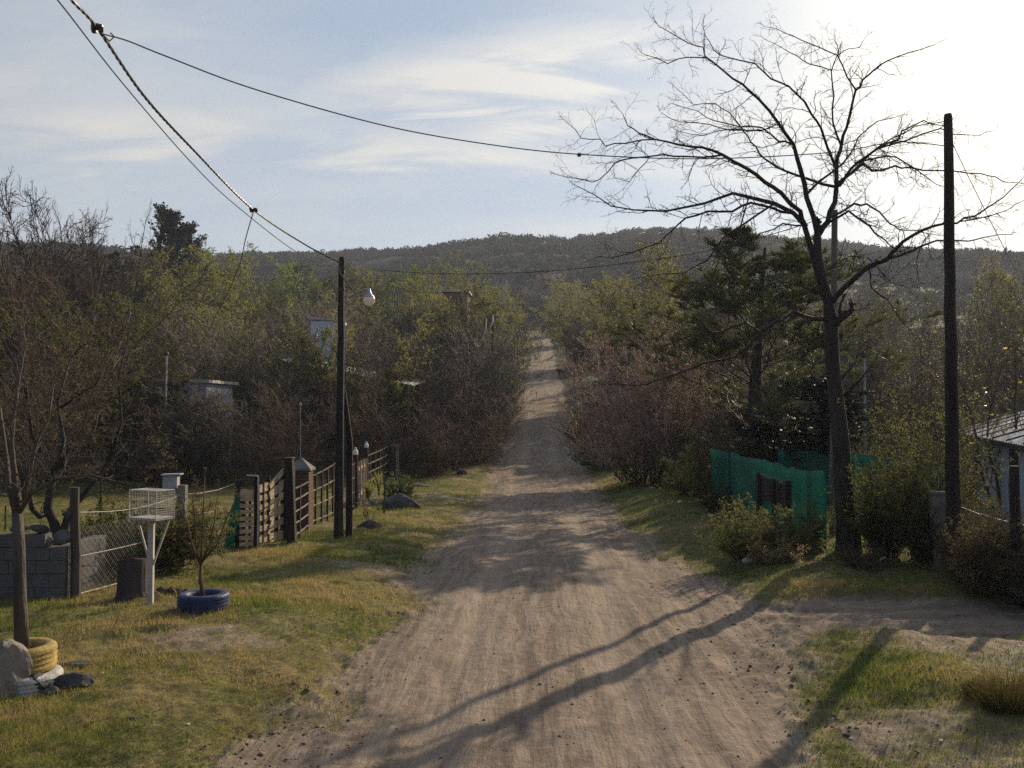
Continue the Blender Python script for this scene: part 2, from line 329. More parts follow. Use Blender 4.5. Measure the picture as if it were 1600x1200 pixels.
class MB:
    def __init__(s): s.v = []; s.f = []
    def add(s, vs, fs):
        n = len(s.v); s.v += [tuple(v) for v in vs]; s.f += [tuple(i+n for i in f) for f in fs]; return s
    def box(s, c, size, rz=0, rx=0, ry=0, jit=0, rng=random):
        from mathutils import Euler
        e = Euler((rx, ry, rz)).to_matrix(); c = Vector(c); vs = []
        for x in (-.5, .5):
            for y in (-.5, .5):
                for z in (-.5, .5):
                    vs.append(c+e@Vector((x*size[0]+rng.uniform(-jit, jit), y*size[1]+rng.uniform(-jit, jit), z*size[2]+rng.uniform(-jit, jit))))
        return s.add(vs, [(0, 1, 3, 2), (4, 6, 7, 5), (0, 4, 5, 1), (2, 3, 7, 6), (0, 2, 6, 4), (1, 5, 7, 3)])
    def beam(s, a, b, wd, th, upv=(0, 0, 1)):
        a = Vector(a); b = Vector(b); d = (b-a).normalized(); u = Vector(upv); u = (u-d*u.dot(d)).normalized(); t = d.cross(u)
        vs = [p+u*(i*wd/2)+t*(j*th/2) for p in (a, b) for i, j in ((-1, -1), (1, -1), (1, 1), (-1, 1))]
        return s.add(vs, [(3, 2, 1, 0), (4, 5, 6, 7), (0, 1, 5, 4), (1, 2, 6, 5), (2, 3, 7, 6), (3, 0, 4, 7)])
    def tube(s, pts, r, k=6, cap=True):
        pts = [Vector(p) for p in pts]; n = len(pts); rs = r if isinstance(r, (list, tuple)) else [r]*n
        ref = None; vs = []
        for i, p in enumerate(pts):
            d = (pts[min(i+1, n-1)]-pts[max(i-1, 0)]).normalized()
            if ref is None: ref = d.orthogonal().normalized()
            ref = (ref-d*ref.dot(d)).normalized(); t = d.cross(ref)
            for j in range(k):
                a = 2*math.pi*j/k; vs.append(p+(ref*math.cos(a)+t*math.sin(a))*rs[i])
        fs = [(i*k+j, i*k+(j+1) % k, (i+1)*k+(j+1) % k, (i+1)*k+j) for i in range(n-1) for j in range(k)]
        if cap: fs += [tuple(range(k))[::-1], tuple((n-1)*k+j for j in range(k))]
        return s.add(vs, fs)
    def lathe(s, c, prof, k=24, closed=False):
        c = Vector(c); n = len(prof)
        vs = [c+Vector((r*math.cos(2*math.pi*j/k), r*math.sin(2*math.pi*j/k), z)) for r, z in prof for j in range(k)]
        fs = [(i*k+j, i*k+(j+1) % k, ((i+1) % n)*k+(j+1) % k, ((i+1) % n)*k+j) for i in range(n if closed else n-1) for j in range(k)]
        return s.add(vs, fs)
    def build(s, name, mat, parent=None, smooth=False, bevel=0):
        o0 = wloc(parent) if parent else Vector((0, 0, 0))
        me = bpy.data.meshes.new(name); me.from_pydata([tuple(Vector(v)-o0) for v in s.v], [], s.f)
        me.materials.append(MT[mat] if isinstance(mat, str) else mat)
        if smooth:
            for p in me.polygons: p.use_smooth = True
        me.update(); o = bpy.data.objects.new(name, me); C.objects.link(o)
        if parent: o.parent = parent
        else:  # origin at base centre
            vs = np.array([v.co for v in me.vertices]); b = Vector((*( (vs.min(0)+vs.max(0))/2)[:2], vs[:, 2].min()))
            for v in me.vertices: v.co -= b
            o.location = b
        if bevel:
            md = o.modifiers.new('bevel', 'BEVEL'); md.width = bevel; md.segments = 2; md.limit_method = 'ANGLE'
        return o
def rock(c, size, seed, flat=1.0, sub=3):
    bm = bmesh.new(); bmesh.ops.create_icosphere(bm, subdivisions=sub, radius=1); rr = random.Random(seed)
    pl = [(Vector((rr.uniform(-1, 1), rr.uniform(-1, 1), rr.uniform(-1, 1))).normalized(), rr.uniform(.55, .85)) for _ in range(11)]
    m = MB(); vs = []
    for v in bm.verts:
        p = v.co.copy()
        for n, d in pl:
            e = p.dot(n)-d
            if e > 0: p -= n*e*.92
        p += p.normalized()*float(vn(np.array([p.x*4+seed]), np.array([p.y*4+p.z*3]), seed)[0])*.10
        vs.append(Vector(c)+Vector((p.x*size[0], p.y*size[1], p.z*size[2])))
    fs = [tuple(v.index for v in f.verts) for f in bm.faces]; bm.free(); return m.add(vs, fs)
def skin(name, verts, edges, radii, mat, parent=None, sub=1):
    o0 = wloc(parent) if parent else Vector((0, 0, 0))
    me = bpy.data.meshes.new(name); me.from_pydata([tuple(Vector(v)-o0) for v in verts], edges, []); o = bpy.data.objects.new(name, me); C.objects.link(o)
    if parent: o.parent = parent
    o.modifiers.new('skin', 'SKIN'); me.skin_vertices.new() if not me.skin_vertices else None
    for i, r in enumerate(radii): me.skin_vertices[0].data[i].radius = (r, r)
    me.skin_vertices[0].data[0].use_root = True
    sd = o.modifiers.new('sub', 'SUBSURF'); sd.levels = sub; sd.render_levels = sub; me.materials.append(MT[mat]); return o

# ------------------------------------------------------------------ ground, road, path
def geo(a, b, r):
    n = int(math.log(b/a)/math.log(r))+1; return np.geomspace(a, b, n)
rows = np.concatenate([np.linspace(-60, 2.5, 40)[:-1], np.linspace(2.5, 5.5, 20)[:-1], geo(5.5, 60, 1.0052), geo(60, 760, 1.012)[1:], [900, 1400]])
cin = np.arange(-0.66, 0.6601, 0.0021); co_ = np.geomspace(0.66, 3.4, 60)[1:]
cols = np.concatenate([-co_[::-1], cin, co_])
wY = np.sqrt(rows**2+9.0**2)
YY = np.repeat(rows[:, None], len(cols), 1); XX = wY[:, None]*cols[None, :]
ZZ = H(XX, YY)
dm = np.maximum(roadmask(XX, YY), pathmask(XX, YY))
# worn patches on the verges
patch = fbm(XX*0.35, YY*0.55, 77, 4)*1.6
dl_, dr_ = ledge(YY)-XX, XX-redge(YY)
worn = np.where(dr_ > 0, np.clip(patch+0.22, 0, 1)*(1-sst(dr_, 3.2, 5.5))*(YY < 13), np.clip(patch-0.30, 0, .6)*(1-sst(dl_, 1.5, 6.0)))
dm2 = np.maximum(dm, worn*(YY < 60))
nr, nc = XX.shape
idx = np.arange(nr*nc).reshape(nr, nc)
Q = np.stack([idx[:-1, :-1], idx[:-1, 1:], idx[1:, 1:], idx[1:, :-1]], -1).reshape(-1, 4)
V = np.stack([XX, YY, ZZ], -1).reshape(-1, 3)
rm = roadmask(XX, YY).ravel(); pm = pathmask(XX, YY).ravel()
fr = rm[Q].mean(1) > .5; fp = (pm[Q].mean(1) > .5) & ~fr
uattr = np.where(pathmask(XX, YY)*(1-roadmask(XX, YY)) > .3, YY*.8, XX-(ledge(YY)+redge(YY))/2).ravel(); dat = dm2.ravel()
for nm, sel in (('ground', ~fr & ~fp), ('road', fr), ('path', fp)):
    q = Q[sel]; us, inv = np.unique(q, return_inverse=True)
    me = raw_mesh(nm, V[us], inv.reshape(q.shape), [GM], smooth=True, attrs={'dirt': dat[us], 'u': uattr[us]})
    o = bpy.data.objects.new(nm, me); C.objects.link(o); tag(o, kind='structure')

# ------------------------------------------------------------------ plants: vectorised growth
def nrm(a): return a/np.maximum(np.linalg.norm(a, axis=-1, keepdims=True), 1e-9)
def grow(rng, st, di, ln, ra, specs):
    out = []; st = np.asarray(st, float); di = nrm(np.asarray(di, float)); ln = np.asarray(ln, float); ra = np.asarray(ra, float)
    for li, sp in enumerate(specs):
        n = sp.get('n', 4); nb = len(st); pts = np.zeros((nb, n+1, 3)); dd = np.zeros((nb, n+1, 3)); pts[:, 0] = st; dd[:, 0] = di; d = di
        for k in range(n):
            d = nrm(d+rng.normal(0, sp.get('wob', .2), (nb, 3))+np.array([0, 0, sp.get('up', 0.)]))
            pts[:, k+1] = pts[:, k]+d*(ln/n)[:, None]; dd[:, k+1] = d
        t = np.linspace(0, 1, n+1); rr = ra[:, None]*(1-(1-sp.get('tip', .35))*t)[None]
        out.append((pts, rr))
        if li+1 == len(specs): break
        kk = sp['kids']; ii = np.repeat(np.arange(nb), kk); m = len(ii)
        tt = sp.get('t0', .2)+(sp.get('t1', 1)-sp.get('t0', .2))*((np.tile(np.arange(kk), nb)+rng.random(m))/kk)
        f = tt*n; i0 = np.minimum(f.astype(int), n-1); fr_ = (f-i0)[:, None]
        p = pts[ii, i0]*(1-fr_)+pts[ii, i0+1]*fr_; pd = dd[ii, i0+1]
        pr = nrm(np.cross(pd, rng.normal(0, 1, (m, 3)))); a = rng.uniform(*sp.get('ang', (.5, 1.)), m)[:, None]
        nd = nrm(pd*np.cos(a)+pr*np.sin(a)+np.array([0, 0, sp.get('kup', 0.)]))
        lr = rng.uniform(*sp.get('lr', (.3, .5)), m)*(1-sp.get('dec', .5)*tt)
        st, di = p, nd; ra = ra[ii]*sp.get('rr', .45)*(1-.4*tt); ra = np.maximum(ra, sp.get('rmin', .004)); ln = ln[ii]*lr
    return out
def tubes(pts, rr, k):
    nb, n1, _ = pts.shape; d = np.empty_like(pts); d[:, 1:-1] = pts[:, 2:]-pts[:, :-2]; d[:, 0] = pts[:, 1]-pts[:, 0]; d[:, -1] = pts[:, -1]-pts[:, -2]; d = nrm(d)
    ref = np.where(np.abs(d[:, :1, 2:3]) > .8, np.array([1., .13, 0]), np.array([.1, 0, 1.])); ref = np.repeat(ref, n1, 1)
    u = nrm(np.cross(d, ref)); v = np.cross(d, u); a = np.arange(k)*2*np.pi/k
    ring = pts[:, :, None]+(u[:, :, None]*np.cos(a)[None, None, :, None]+v[:, :, None]*np.sin(a)[None, None, :, None])*rr[:, :, None, None]
    b = (np.arange(nb)*n1*k)[:, None, None]+(np.arange(n1-1)*k)[None, :, None]; j = np.arange(k)[None, None]; j2 = (j+1) % k
    q = np.stack([b+j, b+j2, b+k+j2, b+k+j], -1).reshape(-1, 4)
    return ring.reshape(-1, 3), q
def leaves(rng, p, s, asp=.5, droop=0., dirs=None):
    n = len(p); a = nrm(rng.normal(0, 1, (n, 3))+np.array([0, 0, droop])) if dirs is None else nrm(dirs)
    b = nrm(np.cross(a, rng.normal(0, 1, (n, 3)))); s = (s*rng.uniform(.6, 1.3, n))[:, None]
    V_ = np.stack([p, p+a*s*.5+b*s*asp*.5, p+a*s, p+a*s*.5-b*s*asp*.5], 1).reshape(-1, 3)
    return V_, np.arange(n*4).reshape(-1, 4)
def along(rng, br, per, tmin=.3):
    pts, _ = br; nb, n1, _ = pts.shape; ii = np.repeat(np.arange(nb), per); t = rng.uniform(tmin, 1, len(ii))*(n1-1); i0 = np.minimum(t.astype(int), n1-2); f = (t-i0)[:, None]
    return pts[ii, i0]*(1-f)+pts[ii, i0+1]*f, nrm(pts[ii, i0+1]-pts[ii, i0])
def merge(parts):
    vs, qs, ms, n = [], [], [], 0
    for v, q, m in parts: vs.append(v); qs.append(q+n); ms.append(np.full(len(q), m)); n += len(v)
    return np.concatenate(vs), np.concatenate(qs), np.concatenate(ms)
PROTO = {}
def proto(key, lv, mats, leafparts, trunk_levels=1, sides=(7, 5, 3, 3, 3)):
    """lv: grown levels; mats = [trunk, twig, leaf...]; leafparts = [(V,Q,slot)]"""
    tv, tq, tm = merge([(*tubes(*lv[i], sides[i]), 0) for i in range(trunk_levels)])
    cp = [(*tubes(*lv[i], sides[i]), 0) for i in range(trunk_levels, len(lv))]+leafparts
    cv, cq, cm = merge(cp)
    zmax = np.percentile(cv[:, 2], 99.3); rx = np.percentile(np.abs(cv[:, 0]), 88); ry = np.percentile(np.abs(cv[:, 1]), 88)
    tmsh = raw_mesh('trunk', tv, tq, [MT[mats[0]]], smooth=True)
    cmsh = raw_mesh('crown', cv, cq, [MT[x] for x in mats[1:]], cm)
    PROTO[key] = (tmsh, cmsh, zmax, (rx+ry)/2)
def vase(key, seed, Hh, stems, spread, mats, leafn=0, leafs=.06, k=(10, 7, 4), lslot=1, up=.06, base=.35, wob=.10, l1=(.32, .55), a1=(.4, 1.15), asp=.5, r0=.035, t0=.06):
    stems = int(stems*1.35)
    rng = np.random.default_rng(seed); a = rng.uniform(0, 6.28, stems); r = rng.uniform(0, base, stems)
    st = np.stack([r*np.cos(a), r*np.sin(a), -.15*np.ones(stems)], 1); di = np.stack([np.cos(a)*spread*rng.uniform(.3, 1.3, stems), np.sin(a)*spread*rng.uniform(.3, 1.3, stems), np.ones(stems)], 1)
    lv = grow(rng, st, di, Hh*rng.uniform(.45, 1.05, stems), r0*rng.uniform(.6, 1.2, stems),
              [dict(n=8, wob=wob, up=up, tip=.2, kids=k[0]+4, t0=t0, ang=a1, lr=l1, rr=.45, kup=.2, rmin=.012), dict(n=4, wob=.16, up=.07, tip=.4, kids=k[1]+1, t0=.1, ang=(.4, 1.1), lr=(.35, .65), rr=.6, kup=.12, rmin=.009),
               dict(n=3, wob=.2, up=.06, tip=.6, kids=k[2], t0=.15, ang=(.3, 1.), lr=(.4, .65), rr=.7, kup=.08, rmin=.0065), dict(n=3, wob=.22, up=.05, tip=.6)])
    lp = []
    if leafn:
        p, _ = along(rng, lv[3], leafn); lp.append((*leaves(rng, p, leafs, asp), 1))
    proto(key, lv, mats, lp)
def spread_tree(key, seed, Hh, mats, leafn=0, leafs=.06, limbs=6, flat=.9, trunkh=.28, k=(9, 8, 5), r0=.13, wob=.22):
    rng = np.random.default_rng(seed)
    lv0 = grow(rng, [[0, 0, -.2]], [[.08, .05, 1]], [Hh*trunkh+.2], [r0], [dict(n=5, wob=.08, tip=.8)])
    top = lv0[0][0][0, -1]; a = np.arange(limbs)*6.283/limbs+rng.uniform(-.4, .4, limbs); st = np.repeat(top[None], limbs, 0)-np.array([0, 0, 1.])*rng.uniform(0, .3, limbs)[:, None]
    di = np.stack([np.cos(a)*flat, np.sin(a)*flat, rng.uniform(.5, 1.3, limbs)], 1)
    lv = grow(rng, st, di, Hh*rng.uniform(.6, .85, limbs), r0*.6*rng.uniform(.7, 1, limbs),
              [dict(n=7, wob=wob, up=.03, tip=.3, kids=k[0], t0=.2, ang=(.5, 1.2), lr=(.4, .65), rr=.5, kup=.15, rmin=.014), dict(n=5, wob=.26, up=.03, tip=.4, kids=k[1], t0=.1, ang=(.4, 1.2), lr=(.35, .6), rr=.55, kup=.1, rmin=.007),
               dict(n=4, wob=.28, up=.0, tip=.5, kids=k[2], t0=.15, ang=(.4, 1.2), lr=(.35, .6), rr=.6, rmin=.004), dict(n=3, wob=.3, tip=.6)])
    lp = []
    if leafn:
        p, _ = along(rng, lv[3], leafn, .1); lp.append((*leaves(rng, p, leafs), 1))
    proto(key, lv0+lv, mats, lp, trunk_levels=2, sides=(9, 6, 4, 3, 3))
vase('bare_a', 1, 6, 12, .32, ['bark_grey', 'twig_grey', 'twig_grey'], k=(10, 7, 5))
vase('bare_b', 2, 6, 9, .55, ['bark_grey', 'twig_brown', 'twig_brown'], k=(11, 8, 5), wob=.16)
vase('bare_c', 3, 6, 14, .22, ['bark_grey', 'twig_grey', 'leaf_olive'], leafn=2, leafs=.06, k=(9, 7, 4))
vase('bare_dark', 31, 6, 11, .5, ['trunk_dark', 'twig_dark', 'twig_dark'], k=(12, 8, 5), wob=.2)
vase('bud_a', 4, 6, 10, .42, ['bark_grey', 'twig_grey', 'leaf_yellow'], leafn=14, leafs=.060, k=(11, 7, 5))
vase('bud_b', 5, 6, 9, .55, ['bark_grey', 'twig_grey', 'leaf_yellow'], leafn=13, leafs=.060, k=(11, 8, 5), wob=.14)
vase('olive_a', 6, 6, 9, .55, ['bark_grey', 'twig_brown', 'leaf_olive'], leafn=15, leafs=.062, k=(11, 8, 4), wob=.15)
spread_tree('olive_b', 7, 6, ['bark_grey', 'twig_brown', 'leaf_olive'], leafn=14, leafs=.062)
vase('bright', 8, 6, 7, .35, ['bark_grey', 'twig_brown', 'leaf_bright'], leafn=18, leafs=.065, k=(10, 7, 4))
vase('red_a', 9, 6, 13, .6, ['bark_grey', 'twig_red', 'leaf_red'], leafn=3, leafs=.05, k=(11, 8, 5), base=.8, up=.1)
vase('poplar', 10, 8, 9, .22, ['bark_grey', 'twig_grey', 'leaf_gold'], leafn=0, k=(12, 7, 4))
spread_tree('thorn_a', 11, 6, ['bark_grey', 'twig_brown', 'twig_brown'], limbs=7, k=(9, 9, 6))
spread_tree('thorn_b', 12, 6, ['bark_grey', 'twig_brown', 'leaf_dry'], leafn=6, leafs=.055, limbs=7, k=(9, 9, 5))
def poplar(key, seed, frac, hh=8):
    rng = np.random.default_rng(seed); s = 9; a = rng.uniform(0, 6.28, s); r = rng.uniform(0, .5, s)
    lv = grow(rng, np.stack([r*np.cos(a), r*np.sin(a), -.15+0*a], 1), np.stack([np.cos(a)*.22, np.sin(a)*.22, 1+0*a], 1), hh*rng.uniform(.7, 1.05, s), .04+0*a,
              [dict(n=8, wob=.07, up=.07, tip=.2, kids=14, t0=.15, ang=(.3, .7), lr=(.2, .4), rr=.4, kup=.3, rmin=.010), dict(n=5, wob=.12, up=.1, tip=.4, kids=7, t0=.15, ang=(.3, .8), lr=(.3, .55), rr=.6, kup=.2, rmin=.0055), dict(n=4, wob=.16, up=.1, tip=.5, kids=3, t0=.2, ang=(.3, .9), lr=(.35, .6), rr=.7, kup=.1, rmin=.0035), dict(n=3, wob=.2, up=.05, tip=.6)])
    p, _ = along(rng, lv[3], 1); p = p[rng.random(len(p)) < frac]; l1 = leaves(rng, p, .085, .8)
    p2, _ = along(rng, lv[3], 3); l2 = leaves(rng, p2, .05, .5)
    proto(key, lv, ['bark_grey', 'twig_grey', 'leaf_gold', 'leaf_olive'], [(*l1, 1), (*l2, 2)])
poplar('poplar_a', 13, .16); poplar('poplar_b', 14, .05)
def pine(key, seed, hh, mats, nb=62, need=17, nl=.2):
    rng = np.random.default_rng(seed)
    lv0 = grow(rng, [[0, 0, -.2]], [[0, 0, 1]], [hh+.2], [.14], [dict(n=10, wob=.02, tip=.12, kids=nb, t0=.16, t1=.985)])
    tr = lv0[0][0][0]; t = np.sort(.15+.835*rng.uniform(0, 1, nb)**.75); f = t*10; i0 = np.minimum(f.astype(int), 9); st = tr[i0]+(tr[i0+1]-tr[i0])*(f-i0)[:, None]
    a = rng.uniform(0, 6.28, nb); el = .40+.9*t; di = np.stack([np.cos(a), np.sin(a), el], 1); ln = hh*(.30*(1-t)**.75+.06)*rng.uniform(.7, 1.25, nb)
    lv = grow(rng, st, di, ln, .022*(1.2-t), [dict(n=6, wob=.10, up=.10, tip=.3, kids=8, t0=.3, ang=(.4, .9), lr=(.3, .5), rr=.5, kup=.35, rmin=.008, dec=.4), dict(n=4, wob=.14, up=.14, tip=.5, kids=2, t0=.3, ang=(.4, .8), lr=(.4, .7), rr=.7, kup=.3, rmin=.006), dict(n=3, wob=.15, up=.12, tip=.6)])
    lp = []
    for b_, per, tm in ((lv[1], need*2, .35), (lv[2], need, .2)):
        p, d = along(rng, b_, per, tm+.25); dn = nrm(d*1.3+rng.normal(0, .55, d.shape)+np.array([0, 0, .35])); lp.append((*leaves(rng, p, nl, .09, dirs=dn), 1))
    proto(key, lv0+lv, mats, lp, trunk_levels=1, sides=(9, 4, 3, 3))
pine('pine', 20, 9, ['trunk_dark', 'twig_brown', 'needle'])
def evergreen(key, seed, hh, lobes):
    rng = np.random.default_rng(seed); st, di, ln = [], [], []
    lv0 = grow(rng, [[0, 0, -.2]]*3, [[.15, 0, 1], [-.2, .1, 1], [.4, -.1, 1]], [hh*.9, hh*.6, hh*.5], [.12, .09, .08], [dict(n=7, wob=.07, up=.06, tip=.2, kids=60, t0=.15, ang=(.5, 1.2), lr=(.2, .36), rr=.3, kup=.35, rmin=.015), dict(n=5, wob=.15, up=.15, tip=.4, kids=8, t0=.1, ang=(.4, .9), lr=(.4, .6), rr=.5, kup=.25, rmin=.008), dict(n=4, wob=.15, up=.15, tip=.5)])
    p, d = along(rng, lv0[2], 22, .1); lf = leaves(rng, p+rng.normal(0, .04, p.shape), .17, .45, dirs=nrm(d+rng.normal(0, .6, d.shape)))
    proto(key, lv0, ['trunk_dark', 'twig_dark', 'leaf_dark'], [(*lf, 1)], sides=(7, 4, 3))
evergreen('evergreen', 21, 8, 5)

NAMES = dict(bare_dark='bare_shrub', bare_a='bare_shrub', bare_b='bare_shrub', bare_c='bare_shrub', bud_a='budding_tree', bud_b='budding_tree', olive_a='leafy_shrub', olive_b='leafy_tree', bright='leafy_tree', red_a='reddish_shrub',
             thorn_a='thorn_tree', thorn_b='thorn_tree', poplar_a='slender_tree', poplar_b='slender_tree', pine='pine_tree', evergreen='evergreen_tree')
def plant(key, px, ytop, d, wpx, label, group=None, rot=None, cat=None, X=None, hmin=1.0):
    """stand a tree at distance d in the direction px; its top reaches the ray ytop, its crown is about wpx wide"""
    t, c, zm, rad = PROTO[key]
    p = P(px, ytop, d); gz = Hs(p.x, d); h = max(p.z-gz, hmin); wr = (wpx/K(d))/2
    nm = NAMES[key]; cat = cat or ('shrub' if 'shrub' in nm else 'tree')
    r = thing(nm, label, cat, (p.x, d, gz-.03), group); r.rotation_euler.z = rot if rot is not None else random.Random(hash((px, ytop))).uniform(0, 6.28)
    sx = wr/rad; r.scale = (sx, sx, h/zm)
    for n_, me in (('trunk', t), ('crown', c)):
        o = bpy.data.objects.new(n_, me); C.objects.link(o); o.parent = r
    return r

# ------------------------------------------------------------------ far wooded hill (one mass), and the woods that reads as one mass
rng = np.random.default_rng(99)
def scrub(n, dlo, dhi, pxlo, pxhi, seed, rmin, rmax, quads, qs, name, label, avoid=True, corridor=6):
    rng = np.random.default_rng(seed)
    d = np.sqrt(rng.uniform(dlo**2, dhi**2, n)); px = rng.uniform(pxlo, pxhi, n); X = (px-800)/F*d
    if avoid:
        k = (X < ledge(d)-corridor*.35) | (X > redge(d)+corridor*.35) | (d > 205); X, d = X[k], d[k]; n = len(X)
    z = H(X, d, False); r = rng.uniform(rmin, rmax, n)*(.8+.5*vn(X/30, d/30, 8)); tn = np.clip(.42+fbm(X/55, d/55, 61, 3)*.8+rng.normal(0, .13, n), 0, 1)
    q = quads; dirs = nrm(rng.normal(0, 1, (n, q, 3))); dirs[..., 2] = np.abs(dirs[..., 2])*1.0-.15; rad = rng.uniform(.45, 1.08, (n, q, 1))
    c = np.stack([X, d, z+r*.55], 1)[:, None]+dirs*rad*(r[:, None]*np.array([1.1, 1.1, .95]))[:, None]
    c = c.reshape(-1, 3); a = nrm(rng.normal(0, 1, c.shape)+np.array([0, 0, .5])); b = nrm(np.cross(a, rng.normal(0, 1, c.shape))); s = (qs*rng.uniform(.5, 1.4, len(c))*np.repeat(r/rmax, q))[:, None]
    V_ = np.stack([c-a*s, c+b*s*.45, c+a*s, c-b*s*.45], 1).reshape(-1, 3)
    tv = np.clip(np.repeat(tn, q)+rng.normal(0, .07, len(c)), 0, 1)
    me = raw_mesh(name, V_, np.arange(len(V_)).reshape(-1, 4), [SM], attrs={'tint': np.repeat(tv, 4)})
    o = bpy.data.objects.new(name, me); C.objects.link(o); tag(o, label, 'woodland', None, 'stuff'); return o
scrub(13000, 215, 520, -700, 2300, 31, 1.5, 3.6, 46, 1.0, 'hill_woodland', 'hazy grey brown scrub wood covering the long hill under the sky')
scrub(4200, 95, 225, -900, 2500, 32, .9, 2.2, 60, .42, 'undergrowth', 'low tangled undergrowth filling the valley slope between the trees', corridor=8)

